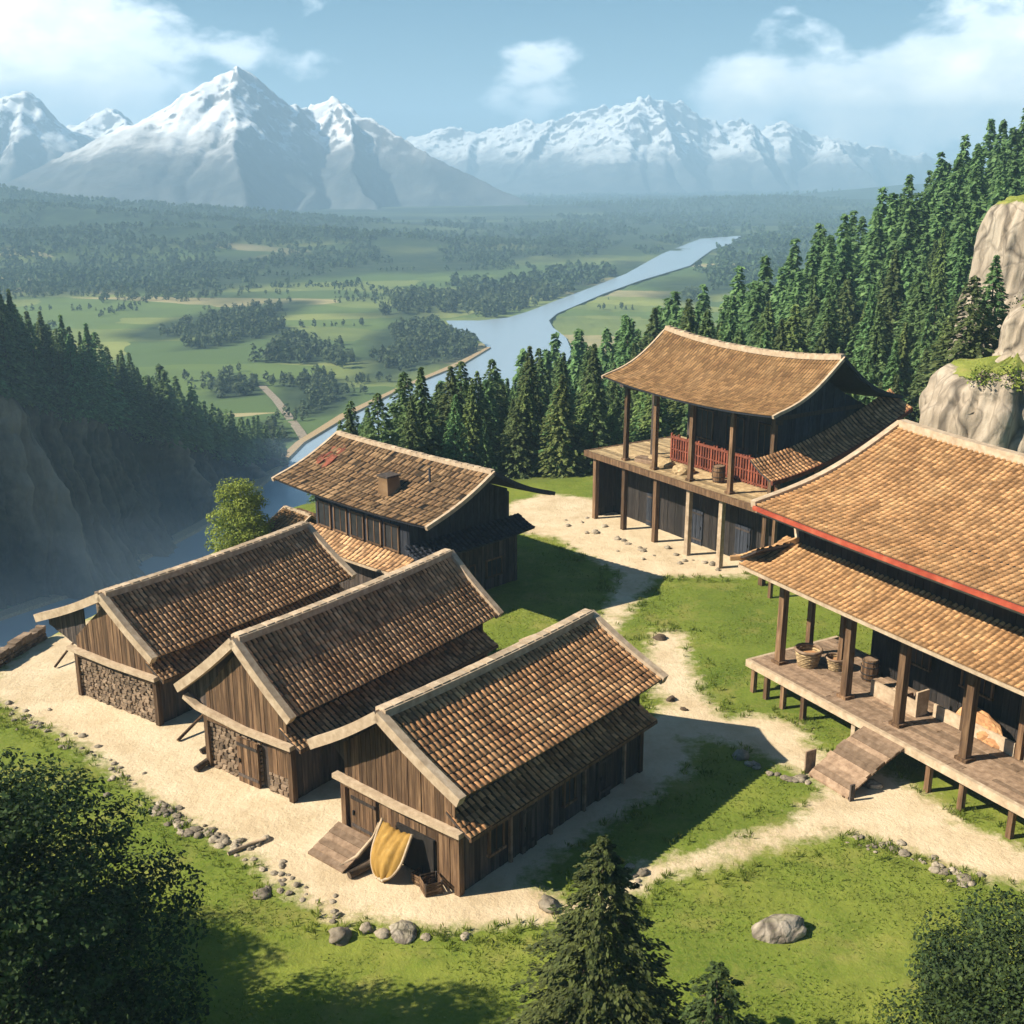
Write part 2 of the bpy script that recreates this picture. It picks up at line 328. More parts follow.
def rubble(mb, p0, p1, z0, z1, out, size=.34, depth=.12, m=0):
    L = math.hypot(p1[0]-p0[0], p1[1]-p0[1]); ux, uy = (p1[0]-p0[0])/L, (p1[1]-p0[1])/L; nx, ny = out; z = z0
    while z < z1-.05:
        h = min(size*random.uniform(.6, 1.), z1-z)
        if z1-z-h < .1: h = z1-z
        d = 0.
        while d < L-.02:
            w = min(size*random.uniform(.7, 1.7), L-d)
            if L-d-w < .12: w = L-d
            k = depth*random.uniform(.5, 1.2); n = len(mb.v); g = .012; i = min(w, h)*.2; t = random.random()
            def P(s_, zz, o): return (p0[0]+ux*s_+nx*o, p0[1]+uy*s_+ny*o, zz)
            j = lambda: random.uniform(-.025, .025)
            mb.v += [P(d+g, z+g, 0), P(d+w-g, z+g, 0), P(d+w-g, z+h-g, 0), P(d+g, z+h-g, 0)]
            mb.v += [P(d+i+j(), z+i+j(), k), P(d+w-i+j(), z+i+j(), k), P(d+w-i+j(), z+h-i+j(), k), P(d+i+j(), z+h-i+j(), k)]
            mb.face((n+4, n+5, n+6, n+7), t, m)
            for a in range(4): mb.face((n+a, n+(a+1) % 4, n+4+(a+1) % 4, n+4+a), t, m)
            d += w
        z += h

def slope(xr, zr, xe, ze, y0, y1, sag=0., fr=0., fe=0., pw=2.2):
    """a roof slope: s runs along y, t from ridge to eave."""
    def S(s_, t):
        q = abs(2*s_-1)**pw
        return Vector((xr+(xe-xr)*t, y0+(y1-y0)*s_, zr+(ze-zr)*t-sag*math.sin(PI*min(max(t, 0), 1))+(fr*(1-t)+fe*t)*q))
    return S
def nrm(S, s_, t):
    e = .002; a = S(s_+e, t)-S(s_-e, t); b = S(s_, t+e)-S(s_, t-e); n = a.cross(b).normalized()
    return n if n.z > 0 else -n
def tiles(mb, S, ribs, courses, r, lift=.045, seg=4, m=0, mslab=1, thick=.12, wob=.02, miss=0.):
    # slab below
    ns, nt = max(8, ribs//4), 8
    top, bot = {}, {}
    for i in range(ns+1):
        for j in range(nt+1):
            p = S(i/ns, j/nt); n = nrm(S, i/ns, j/nt); top[i, j] = len(mb.v); mb.v.append(tuple(p-n*.02)); bot[i, j] = len(mb.v); mb.v.append(tuple(p-n*(.02+thick)))
    for i in range(ns):
        for j in range(nt):
            mb.face((top[i, j], top[i+1, j], top[i+1, j+1], top[i, j+1]), .3, mslab); mb.face((bot[i, j], bot[i, j+1], bot[i+1, j+1], bot[i+1, j]), .3, mslab)
    for j in range(nt):
        for i in (0, ns): mb.face((top[i, j], top[i, j+1], bot[i, j+1], bot[i, j]), .5, mslab)
    for i in range(ns):
        for j in (0, nt): mb.face((top[i, j], top[i+1, j], bot[i+1, j], bot[i, j]), .5, mslab)
    # pan courses, each stepping over the next
    for j in range(courses):
        t0, t1 = j/courses, (j+1.06)/courses
        prev = None
        for i in range(ribs+1):
            a = S(i/ribs, t0); b = S(i/ribs, t1); n = nrm(S, i/ribs, (t0+t1)/2)
            cur = (len(mb.v), len(mb.v)+1, len(mb.v)+2); mb.v += [tuple(a+n*.0), tuple(b+n*lift*.8), tuple(b+n*.0)]
            if prev:
                tt = random.uniform(-.5, -.15)
                mb.face((prev[0], cur[0], cur[1], prev[1]), tt, m); mb.face((prev[1], cur[1], cur[2], prev[2]), tt, m)
            prev = cur
    # cover tiles
    hw = .33/ribs
    for i in range(ribs+1):
        s0 = min(max(i/ribs, hw), 1-hw)
        for j in range(courses):
            if random.random() < miss: continue
            t0, t1 = j/courses, (j+1.1)/courses
            n = nrm(S, s0, (t0+t1)/2); tt = random.random(); so = random.uniform(-wob, wob)/ribs*3; k = random.uniform(.9, 1.12)
            base = len(mb.v)
            for (t, ll, kk) in ((t0, .0, .86), (t1, lift, 1.)):
                for g in range(seg+1):
                    ph = PI*g/seg
                    mb.v.append(tuple(S(s0+so+hw*kk*math.cos(ph), t)+n*(r*kk*k*math.sin(ph)+ll)))
            for g in range(seg): mb.face((base+g, base+g+1, base+seg+2+g, base+seg+1+g), tt, m, True)
            mb.face(tuple(base+seg+1+g for g in range(seg+1)), tt*.5, m)
def strip_along(mb, pts, w, h, t=None, m=0, up=(0, 0, 1)):
    """a bent beam through pts as ONE continuous sweep."""
    pts = [Vector(p) for p in pts]; st = []; t = random.random() if t is None else t
    for i, p in enumerate(pts):
        d = (pts[min(i+1, len(pts)-1)]-pts[max(i-1, 0)]).normalized(); sd = d.cross(Vector(up)).normalized(); u = sd.cross(d)
        st.append(len(mb.v)); mb.v += [tuple(p+sd*(w/2*i_)+u*(h/2*j_)) for i_, j_ in ((-1, -1), (1, -1), (1, 1), (-1, 1))]
    for a, b in zip(st, st[1:]):
        for k in range(4): mb.face((a+k, a+(k+1) % 4, b+(k+1) % 4, b+k), t, m)
    mb.face(tuple(st[0]+k for k in range(4)), t, m); mb.face(tuple(st[-1]+3-k for k in range(4)), t, m)
def lin(a, b, n): return [a+(b-a)*i/(n-1) for i in range(n)]

# ---------------------------------------------------------------- the land
def hill_y(x): return np.interp(x, [-20, 0, 20, 27, 36, 50, 70, 120], [84, 92, 98, 93, 80, 64, 50, 35])
def crest_y(x): return 150+.42*np.clip(x, -30, 120)
def crest_z(x): return np.interp(x, [-45, -30, -13, 0, 12, 28, 45, 62, 82, 130, 200], [-50, -32, -17, -13, -9, -6, 2, 13, 23, 42, 60])
def left_x(y): return np.interp(y, [-20, 20, 40, 50, 56, 60, 66, 75, 85, 95, 140, 170, 220], [-44, -40, -34, -29.5, -27, -25.5, -23, -20, -17, -16, -22, -30, -40])
def hill_add(x, y):
    g = lambda cx, cy, sx, sy, a: a*np.exp(-((x-cx)/sx)**2-((y-cy)/sy)**2)
    h = g(-640, 1420, 330, 90, 50)+g(-330, 1250, 300, 55, 22)+g(-760, 1080, 330, 60, 30)+g(-1000, 1750, 480, 130, 74)+g(-430, 1700, 260, 110, 14)+g(-420, 1150, 240, 60, 17)
    h = h+g(700, 2600, 700, 200, 24)+g(1500, 3200, 700, 300, 60)
    return h*(.75+.5*fbm(x*.004, y*.004, 5, 5))
def height(x, y):
    x = np.asarray(x, float); y = np.asarray(y, float)
    yc, zc, ye = crest_y(x), crest_z(x), hill_y(x)
    u = np.clip((y-ye)/(yc-ye), 0, 1); zh = zc*(.55*u+.45*smooth(u))
    zh = np.where(y > yc, zc+(-55-zc)*smooth((y-yc)/120), zh)
    w = np.interp(y, [0, 90, 140], [15, 17, 40])
    S = smooth((x-left_x(y)+w)/w)
    rough = 2.2*(fbm(x*.08, y*.08, 4, 3)-.5)*smooth((np.abs(zh)+(1-S)*20)/6)
    vil = .12*(fbm(x*.13, y*.13, 3, 11)-.5)*S
    z = -55+(zh+55)*S+rough*np.where(S > 0.02, 1, .0)+vil
    far = smooth((y-700)/500)
    z = z+far*hill_add(x, y)+1.2*(fbm(x*.01, y*.01, 3, 8)-.5)*smooth((y-330)/200)
    return z
def spaced(knots):
    out = []
    for (a, b, d0, d1) in knots:
        v = a
        while v < b-1e-6:
            out.append(v); v += d0+(d1-d0)*(v-a)/(b-a)
    out.append(knots[-1][1]); return np.array(out)
xs = spaced([(-5500, -700, 130, 30), (-700, -150, 30, 6), (-150, -45, 5, .8), (-45, 45, .6, .6), (45, 150, .8, 5), (150, 700, 6, 30), (700, 5500, 30, 130)])
ys = spaced([(-60, 12, 6, 1), (12, 100, .6, .6), (100, 330, .8, 3), (330, 1500, 4, 16), (1500, 7000, 18, 110)])
GX, GY = np.meshgrid(xs, ys); GZ = height(GX, GY)
nx, ny = len(xs), len(ys); idx = np.arange(nx*ny).reshape(ny, nx)
F = np.stack([idx[:-1, :-1], idx[:-1, 1:], idx[1:, 1:], idx[1:, :-1]], -1).reshape(-1, 4)
me = mesh_arrays('ground', np.stack([GX, GY, GZ], -1).reshape(-1, 3), F, smooth_=True)
def pattr(me, name, val):
    a = me.attributes.new(name, 'FLOAT', 'POINT'); a.data.foreach_set('value', np.asarray(val, np.float32).ravel())
val = smooth((GY-235)/60)*smooth((-36-GZ)/10)+smooth((GY-500)/100); val = np.clip(val+smooth((-48-GZ)/5), 0, 1)
pattr(me, 'valley', val); pattr(me, 'farland', smooth((GY-900)/600))
pattr(me, 'hills', smooth((GZ+47+8*(fbm(GX*.006, GY*.012, 4, 77)-.5))/9)*smooth((GY-700)/300))
pattr(me, 'wild', np.clip(smooth((GY-hill_y(GX)+2)/7), 0, 1))

# trodden earth: outlines surveyed on the level village ground
PATHS = [
 [(-20, 690), (2, 668), (35, 643), (100, 615), (320, 565), (400, 600), (490, 660), (570, 690), (648, 718), (694, 744), (684, 775), (640, 803), (560, 852), (524, 880), (566, 902), (600, 896), (645, 866), (656, 878), (600, 912), (540, 923), (430, 928), (330, 915), (280, 886), (240, 850), (175, 815), (120, 775), (65, 735), (0, 704)],
 [(640, 868), (720, 846), (790, 823), (806, 803), (836, 785), (880, 770), (930, 797), (960, 822), (1030, 852), (1090, 880), (1090, 910), (1024, 885), (970, 874), (910, 852), (860, 834), (830, 832), (760, 852), (700, 871), (640, 880)],
 [(655, 632), (683, 632), (686, 655), (699, 690), (725, 718), (760, 715), (795, 724), (822, 755), (845, 795), (815, 780), (740, 745), (700, 739), (648, 742), (636, 722), (668, 706), (641, 672)],
 [(505, 505), (546, 494), (588, 498), (640, 505), (720, 540), (790, 552), (742, 576), (655, 577), (607, 640), (589, 642), (622, 575), (588, 557), (553, 537), (505, 531)]]
PW = [[at(*p) for p in poly] for poly in PATHS]
def path_d(x, y):
    d = np.full(np.shape(x), 1e9)
    for poly in PW: d = np.minimum(d, polydist(x, y, poly))
    return d
gx = np.arange(-34, 33, .3); gy = np.arange(28, 92, .3); PX, PY = np.meshgrid(gx, gy)
D = path_d(PX, PY)
def path_v(d): return np.clip(.5-d/2.2, 0, 1)
PZ = height(PX, PY)+.013; keep = D < 1.15
nx2 = len(gx); vid = -np.ones(D.shape, int)
cellk = keep[:-1, :-1] & keep[:-1, 1:] & keep[1:, 1:] & keep[1:, :-1] & (PX[:-1, :-1] > left_x(PY[:-1, :-1])-.5)
used = np.zeros(D.shape, bool)
for a in (slice(0, -1), slice(1, None)):
    for b in (slice(0, -1), slice(1, None)): used[a, b] |= cellk
vid[used] = np.arange(used.sum())
Fp = np.stack([vid[:-1, :-1], vid[:-1, 1:], vid[1:, 1:], vid[1:, :-1]], -1)[cellk]
mp = mesh_arrays('dirt_path', np.stack([PX[used], PY[used], PZ[used]], -1), Fp, smooth_=True)
pattr(mp, 'path', path_v(D[used])); tag(obj('dirt_path', mp, M['dirt']), kind='structure')
pd = np.zeros(GX.shape); sel = (GX > -36) & (GX < 36) & (GY > 26) & (GY < 94); pd[sel] = path_v(path_d(GX[sel], GY[sel]))
pattr(me, 'path', pd)
tag(obj('ground', me, M['ground']), kind='structure')

# river, on the valley floor and through the gorge below the village
RIV = [[(740, 236), (700, 239), (662, 254), (626, 274), (588, 289), (556, 301), (528, 312), (508, 318), (480, 321), (446, 321), (455, 334), (478, 340), (489, 349), (460, 365), (400, 390), (345, 417), (300, 445), (262, 482), (215, 520), (150, 555), (60, 598), (-60, 640),
        (-60, 900), (250, 700), (420, 560), (540, 420), (572, 352), (566, 338), (553, 328), (549, 321), (557, 314), (576, 306), (604, 294), (640, 281), (690, 266), (712, 250), (744, 240)]]
rv = []
for p in RIV[0]: rv.append(at(p[0], p[1], -54.2))
bm = bmesh.new(); vs = [bm.verts.new((x, y, -53.9)) for x, y in rv]; f = bm.faces.new(vs)
bmesh.ops.triangulate(bm, faces=[f]); bm.normal_update()
for f in bm.faces:
    if f.normal.z < 0: f.normal_flip()
mr = bpy.data.meshes.new('river'); bm.to_mesh(mr); bm.free(); tag(obj('river', mr, M['water']), kind='structure')
# pale shingle along the banks
mb = MB()
for a, b in zip(range(6, 20), range(7, 21)):
    pass
bank = [rv[i] for i in range(12, 22)]
for w_, side in ((2.6, 1),):
    prev = None
    for i, p in enumerate(bank):
        q = bank[min(i+1, len(bank)-1)]; o = bank[max(i-1, 0)]; d = Vector((q[0]-o[0], q[1]-o[1], 0)).normalized(); n = Vector((-d.y, d.x, 0))
        w2 = w_*(.6+.8*abs(math.sin(i*1.7))); cur = (len(mb.v), len(mb.v)+1, len(mb.v)+2, len(mb.v)+3)
        for k, z in ((-w2, -55.5), (-w2*.5, -53.3), (w2*.5, -53.3), (w2, -55.5)): mb.v.append((p[0]+n.x*k, p[1]+n.y*k, z))
        if prev:
            for k in range(3): mb.face((prev[k], cur[k], cur[k+1], prev[k+1]), .5)
        prev = cur
tag(mb.build('river_bank', M['sack']), kind='structure')
mb = MB(); prev = None
for px, py in [(262, 386), (276, 400), (288, 416), (300, 433), (308, 446)]:
    x, y = at(px, py, -55); cur = (len(mb.v), len(mb.v)+1); z = float(height(x, y))+.25; mb.v += [(x-1.6, y, z), (x+1.6, y, z)]
    if prev: mb.face((prev[0], prev[1], cur[1], cur[0]), .5)
    prev = cur
tag(mb.build('valley_track', M['palestone']), kind='structure')

# the cliff across the gorge
cb = [(-260, 690, -4), (-120, 650, -7), (0, 612, -12), (60, 590, -18), (100, 575, -22), (136, 558, -26), (190, 525, -35), (233, 500, -43), (262, 480, -49), (290, 468, -52)]
cw = [(*at(p[0], p[1], -55), p[2]) for p in cb]
seg = [0.]
for a, b in zip(cw, cw[1:]): seg.append(seg[-1]+math.hypot(b[0]-a[0], b[1]-a[1]))
NS, NTT, NB = 1000, 90, 40; ss = np.linspace(0, seg[-1], NS)
bx = np.interp(ss, seg, [c[0] for c in cw]); by = np.interp(ss, seg, [c[1] for c in cw]); tz = np.interp(ss, seg, [c[2] for c in cw])
ker = np.ones(81)/81
sm = lambda a: np.convolve(np.pad(a, 40, mode='edge'), ker, 'valid')
bx, by, tz = sm(bx), sm(by), sm(tz)+1.5*(fbm(ss*.08, ss*0, 3, 21)-.5)
tx, ty = np.gradient(bx), np.gradient(by); L_ = np.hypot(tx, ty); ox, oy = ty/L_, -tx/L_      # outward, to the gorge
rows = []
tt = np.linspace(0, 1, NTT)
hfrac = (tz+56)/45; fins = []
for t in tt:
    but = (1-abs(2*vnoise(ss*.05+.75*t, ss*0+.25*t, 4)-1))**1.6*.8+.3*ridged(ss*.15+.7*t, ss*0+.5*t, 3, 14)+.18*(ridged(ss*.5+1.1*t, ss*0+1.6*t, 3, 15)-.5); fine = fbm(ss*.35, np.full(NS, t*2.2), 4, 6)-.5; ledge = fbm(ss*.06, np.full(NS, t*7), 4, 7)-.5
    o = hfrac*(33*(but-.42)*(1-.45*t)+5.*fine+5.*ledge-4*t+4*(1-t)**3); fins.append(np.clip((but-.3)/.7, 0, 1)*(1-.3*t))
    rows.append(np.stack([bx+ox*o, by+oy*o, -56+(tz+56)*(t**.92)], -1))
o_top = o
for k in range(1, NB+1):
    q = k/NB; back = 130*q**1.4
    x, y = bx+ox*(o_top-back), by+oy*(o_top-back)
    z = tz+hfrac*(9*smooth(q*1.6)-2*(1-q)*0)+2.5*(fbm(x*.07, y*.07, 3, 9)-.5)*min(1, q*5)-smooth((q-.6)/.4)*(tz+60)
    rows.append(np.stack([x, y, z], -1))
V = np.concatenate(rows); n_ = len(rows); idx = np.arange(n_*NS).reshape(n_, NS)
F = np.stack([idx[:-1, :-1], idx[:-1, 1:], idx[1:, 1:], idx[1:, :-1]], -1).reshape(-1, 4)
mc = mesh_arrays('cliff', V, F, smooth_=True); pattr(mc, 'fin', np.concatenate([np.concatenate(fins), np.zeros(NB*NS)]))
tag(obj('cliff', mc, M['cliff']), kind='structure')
CLIFF_TOP = (bx+ox*o_top, by+oy*o_top, tz, ox, oy, hfrac)

# ---------------------------------------------------------------- snowy mountains: ridges falling from peaks
def mountain(name, box, ridges, slope_k, seed, n=(300, 220), rough=1.):
    X, Y = np.meshgrid(np.linspace(box[0], box[1], n[0]), np.linspace(box[2], box[3], n[1])); Z = np.full(X.shape, -400.)
    wx = X+90*(fbm(X*.004, Y*.004, 4, seed+50)-.5); wy = Y+90*(fbm(X*.004+9, Y*.004+4, 4, seed+60)-.5)
    for pts in ridges:
        for (x0, y0, z0), (x1, y1, z1) in zip(pts, pts[1:]):
            dx, dy = x1-x0, y1-y0; t = np.clip(((wx-x0)*dx+(wy-y0)*dy)/(dx*dx+dy*dy), 0, 1)
            d = np.hypot(wx-x0-t*dx, wy-y0-t*dy); h = z0+(z1-z0)*t
            sd_ = np.tanh((wx-x0-t*dx)/25.)*(1 if True else 0); Z = np.maximum(Z, h-d*slope_k*(1+.26*sd_)*(1-.00025*np.minimum(d, 1200)))  # right faces steepened to shed snow, so they darken like shaded sides
    hh = np.clip((Z+55)/350, 0, 1)
    Z = Z+rough*(70*(ridged(X*.006, Y*.006, 5, seed)-.55)*hh*(1.15-hh)*1.5+46*(ridged(X*.016, Y*.016, 5, seed+3)-.5)*hh+14*(fbm(X*.03, Y*.03, 4, seed+7)-.5)*(hh*.8+.1))
    e = np.minimum(np.minimum(X-box[0], box[1]-X), np.minimum(Y-box[2], box[3]-Y)); Z = np.where(e < 60, Z-(60-e)*3, Z)
    Z = np.maximum(Z, -120)
    idx = np.arange(X.size).reshape(X.shape); F = np.stack([idx[:-1, :-1], idx[:-1, 1:], idx[1:, 1:], idx[1:, :-1]], -1).reshape(-1, 4)
    return tag(obj(name, mesh_arrays(name, np.stack([X, Y, Z], -1).reshape(-1, 3), F, smooth_=True), M['mountain']), kind='structure')
def pk(px, py, dist):
    """a summit at a given bearing, elevation and distance."""
    v = (py-512)/FPX; u = (px-512)/FPX; c, s = math.cos(PITCH), math.sin(PITCH); t = dist/(c-v*s)
    return (u*t, dist, CAMH+(-s-v*c)*t)
P0 = pk(232, 66, 2950); P1 = pk(338, 92, 3150)
mountain('mountain', (-1750, 520, 1950, 3900), [
    [P0, (P0[0]+45, 2760, 175), (P0[0]+95, 2560, 70), (P0[0]+170, 2330, -30), (P0[0]+200, 2150, -70)],
    [P0, (P0[0]-110, 2960, 185), (P0[0]-230, 2880, 95), (P0[0]-400, 2740, 0), (P0[0]-540, 2600, -60)],
    [P0, (P0[0]+110, 3010, 195), ((P0[0]+P1[0])/2+40, 3080, 175), P1],
    [P1, (P1[0]+120, 3060, 135), (P1[0]+290, 2960, 45), (P1[0]+480, 2850, -40)],
    [P1, (P1[0]+50, 2920, 100), (P1[0]+110, 2680, 0), (P1[0]+170, 2500, -60)], [P1, (P1[0]-50, 2980, 120), (P1[0]-20, 2760, 20), (P1[0]+20, 2500, -60)],
    [P0, (P0[0]-50, 2800, 140), (P0[0]-150, 2580, 30), (P0[0]-200, 2400, -50)], [P0, (P0[0]-70, 3300, 140)]], .8, 31, (420, 320), .62)
A0 = pk(28, 86, 3500); A1 = pk(108, 102, 3900); A2 = pk(-60, 105, 3600)
mountain('mountain', (-2900, -900, 2850, 4600), [
    [A2, (A0[0]-120, 3540, 190), A0, (A0[0]+110, 3530, 150), (A0[0]+240, 3620, 110), A1, (A1[0]+110, 3880, 150), (A1[0]+300, 3800, 40)],
    [A0, (A0[0]+50, 3250, 90), (A0[0]+130, 3050, -40)], [A0, (A0[0]-90, 3280, 100), (A0[0]-120, 3050, -30)], [A1, (A1[0]-30, 3650, 80), (A1[0]+40, 3400, -30)]], .8, 41, (280, 220), .7)
B0 = pk(640, 95, 5200); B1 = pk(690, 107, 5300); B2 = pk(745, 119, 5400); B3 = pk(782, 117, 5450); B4 = pk(830, 138, 5500); B5 = pk(905, 152, 5600); BL = pk(560, 120, 5300); BL2 = pk(480, 130, 5400); BL3 = pk(400, 136, 5500)
mountain('mountain', (-900, 2600, 4300, 6300), [
    [BL3, pk(440, 128, 5450), BL2, pk(520, 122, 5350), BL, pk(600, 108, 5250), B0, pk(668, 99, 5250), B1, pk(715, 121, 5350), B2, pk(765, 131, 5420), B3, pk(805, 134, 5480), B4, pk(868, 144, 5550), B5, pk(980, 165, 5700)],
    [B0, (B0[0]-60, 4950, 240), (B0[0]-170, 4700, 60), (B0[0]-230, 4500, -30)], [B0, (B0[0]+90, 4900, 190), (B0[0]+160, 4600, 0)], [B2, (B2[0]-30, 5050, 160), (B2[0]+20, 4700, -10)],
    [B4, (B4[0]-40, 5150, 130), (B4[0]+20, 4800, -20)], [BL, (BL[0]-120, 5000, 130), (BL[0]-240, 4700, -20)], [BL2, (BL2[0]-40, 5050, 90), (BL2[0]-60, 4800, -30)]], .8, 57, (420, 240))

# ---------------------------------------------------------------- trees
def diamonds(P, A, B, la, lb):
    """leaf-shaped quads at P along A (length la) and across B (length lb)."""
    la = np.asarray(la)[:, None]; lb = np.asarray(lb)[:, None]
    V = np.stack([P-A*la*.5, P+B*lb*.5-A*la*.05, P+A*la*.5, P-B*lb*.5-A*la*.05], 1).reshape(-1, 3)
    return V, np.arange(len(V)).reshape(-1, 4)
def unit(a): return a/(np.linalg.norm(a, axis=-1, keepdims=True)+1e-9)
def conifer_arrays(h, rad, layers, nb, nq, size, rng, base=.1, droop=.35, pw=.9, jag=.22):
    P, A, B, la = [], [], [], []
    for k in range(layers):
        q = (k+rng.uniform(-.3, .3))/layers; q = min(max(q, 0), .985); z = h*(base+(1-base)*q)
        r = rad*(1-q)**pw*(.25+.75*min(1, q*7+.55))
        n = max(4, int(nb*(.35+.65*(1-q)))); th0 = rng.uniform(0, 2*PI)
        for b in range(n):
            th = th0+2*PI*b/n+rng.uniform(-.25, .25); rb = max(r*rng.uniform(1-jag, 1+jag), size*.35); up = rng.uniform(-.12, .12)
            f = np.sqrt(rng.uniform(.06, 1, nq)); m = len(f)
            d = np.array([math.cos(th), math.sin(th), 0]); tn = np.array([-math.sin(th), math.cos(th), 0])
            lat = rng.uniform(-1, 1, m)*rb*.3*(1.15-f)
            zz = z-droop*rb*f**1.4+up*rb*f+rng.uniform(-.25, .25, m)*size
            p = d*(rb*f)[:, None]+tn*lat[:, None]; p[:, 2] += zz
            a = d+tn*rng.uniform(-.8, .8, m)[:, None]; a[:, 2] = -rng.uniform(.1, 1.1, m)+.1
            a = unit(a); bb = unit(np.cross(a, np.array([0, 0, 1.])+rng.uniform(-.5, .5, (m, 3))))
            P.append(p); A.append(a); B.append(bb); la.append(size*rng.uniform(.7, 1.35, m)*(1.1-.4*q))
    P, A, B, la = map(np.concatenate, (P, A, B, la)); return P, A, B, la
LIGHT = {}
def conifer_mesh(name, *a, **k):
    rng = k['rng']; P, A, B, la = conifer_arrays(*a, **k); V, F = diamonds(P, A, B, la, la*.55)
    return mesh_arrays(name, V, F, rng.uniform(0, 1, len(F)))
def trunk_mesh(name, h, r, limbs=()):
    mb = MB(); n = 7
    mb.tube([(0.02*math.sin(i*1.3)*h*.1, .02*math.cos(i*1.7)*h*.1, -.5+(h+.5)*i/n) for i in range(n+1)], [r*(1.25 if i == 0 else 1)*(1-.92*i/n) for i in range(n+1)], 8)
    for l in limbs: mb.tube(l, [r*.45*(1-.8*i/(len(l)-1)) for i in range(len(l))], 6)
    return mb
CROWN, TRUNK = [], []
for i in range(7):
    rng = np.random.default_rng(100+i); hh = 1.
    CROWN.append(conifer_mesh('crown', 14., [3.3, 2.8, 3.7, 3.0, 3.5, 2.7, 3.2][i], [42, 46, 40, 44, 41, 48, 42][i], 12, 14, [.56, .53, .6, .55, .58, .52, .56][i], rng=rng, base=[.05, .1, .04, .12, .07, .08, .1][i], droop=[.3, .45, .25, .4, .5, .35, .3][i], pw=[.85, 1., .75, .9, .95, 1.05, .8][i]))
    CROWN[-1].materials.append(M['conifer'])
    tm = trunk_mesh('trunk', 13.2, .22).build('trunk_source', M['bark']); TRUNK.append(tm.data); bpy.data.objects.remove(tm)
def conifer(i, x, y, h, label, group, width=1., mat=None, light=False):
    o = empty('conifer_tree', (x, y, float(height(x, y))-.1 if isinstance(label, str) else 0), random.uniform(0, 6.28)); s_ = h/14.
    o.scale = (s_*width, s_*width, s_); tag(o, label, 'tree', group); o.rotation_euler.x = random.gauss(0, .02); o.rotation_euler.y = random.gauss(0, .02); me = CROWN[i]
    if light:
        if i not in LIGHT: LIGHT[i] = me.copy(); LIGHT[i].materials.clear(); LIGHT[i].materials.append(M['conifer_light'])
        me = LIGHT[i]
    link(bpy.data.objects.new('trunk', TRUNK[i]), o); c = link(bpy.data.objects.new('crown', me), o)
    return o
def poisson(n, xr, yr, ok, dist, rng):
    pts = []
    for k in range(n):
        x, y = rng.uniform(*xr), rng.uniform(*yr)
        if not ok(x, y): continue
        d = dist(x, y) if callable(dist) else dist
        if all((x-a)**2+(y-b)**2 > d*d for a, b in pts): pts.append((x, y))
    return pts
rng = np.random.default_rng(5)
def inhill(x, y):
    if not (hill_y(x)+3.5 < y < crest_y(x)+16): return False
    z = float(height(x, y)); px, py, fw = pix(x, y, z+7)
    if not (-40 < px < 1070): return False
    if y < 104 and x > .345*y-.5: return False        # the crag stands there
    return not (x < left_x(y)+2 and y < 120)
hp = poisson(14000, (-34, 105), (84, 222), inhill, lambda x, y: (2.6 if x < 8 else 3.0)+.012*(y-84), rng)
hp.sort(key=lambda p: p[1])
print('hill trees', len(hp))
NIND = 222
for k, (x, y) in enumerate(hp[:NIND]):
    q = (y-hill_y(x))/(crest_y(x)-hill_y(x)); h = rng.uniform(8.5, 14.5)*(1 if x > 10 else .8)*(1+.15*q)
    if q < .12: h *= .75
    lab = ('tall dark conifer in the dense forest climbing the right hillside' if x > 32 else 'dark conifer in the forest behind the open timber pavilion' if x > 5 else 'dark conifer on the forested spur between the village and the river')
    conifer(k % 7, x, y, h, lab, 'conifers climbing the right hillside' if x > 32 else 'conifers behind the pavilion' if x > 5 else 'conifers on the spur above the river', rng.uniform(.9, 1.4), None, rng.uniform() < .14)
rest = hp[NIND:]
def blob_arrays(h, r, n, size, rng):
    d = unit(rng.normal(size=(n, 3))); rr = rng.uniform(.35, 1., n)**.5; z = d[:, 2]*rr
    P = np.stack([d[:, 0]*rr*r*(1-.35*z), d[:, 1]*rr*r*(1-.35*z), h*.52+z*h*.47], -1)
    N = unit(d+rng.normal(size=(n, 3))*.4); A = unit(np.cross(N, rng.normal(size=(n, 3)))); B = np.cross(N, A); return P, A, B, size*rng.uniform(.7, 1.3, n)
def conifer_mass(name, pts, hs, mat, label, cat, lay=9, nb=7, nq=3, size=1.5, seed=1, round_=0):
    rng = np.random.default_rng(seed); blobs = [blob_arrays(10., rng.uniform(2.4, 3.6), round_, size, rng) for _ in range(5)]; protos = [conifer_arrays(10., rng.uniform(2.3, 3.3), lay, nb, nq, size, rng, base=.04, droop=.35) for _ in range(5)]
    Vs, n = [], 0; T = []
    for k, ((x, y), h) in enumerate(zip(pts, hs)):
        P, A, B, la = (protos if not round_ or (k*7) % 10 < 3 else blobs)[k % 5]; s_ = h/10.; th = rng.uniform(0, 6.28); c, s2 = math.cos(th), math.sin(th); Rm = np.array([[c, -s2, 0], [s2, c, 0], [0, 0, 1]]).T
        V, _ = diamonds((P@Rm)*s_+np.array([x, y, float(height(x, y))-.2]), A@Rm, B@Rm, la*s_, la*s_*.6); Vs.append(V); T.append(np.clip(rng.uniform(0, 1, len(V)//4)*.6+rng.uniform(0, .4), 0, 1))
    V = np.concatenate(Vs); me = mesh_arrays(name, V, np.arange(len(V)).reshape(-1, 4), np.concatenate(T))
    return tag(obj(name, me, mat), label, cat, kind='stuff')
if rest: conifer_mass('hillside_woods', rest, [rng.uniform(10, 16) for _ in rest], M['conifer'], 'mass of conifers along the crest of the right hillside', 'woods', 22, 11, 7, .9)
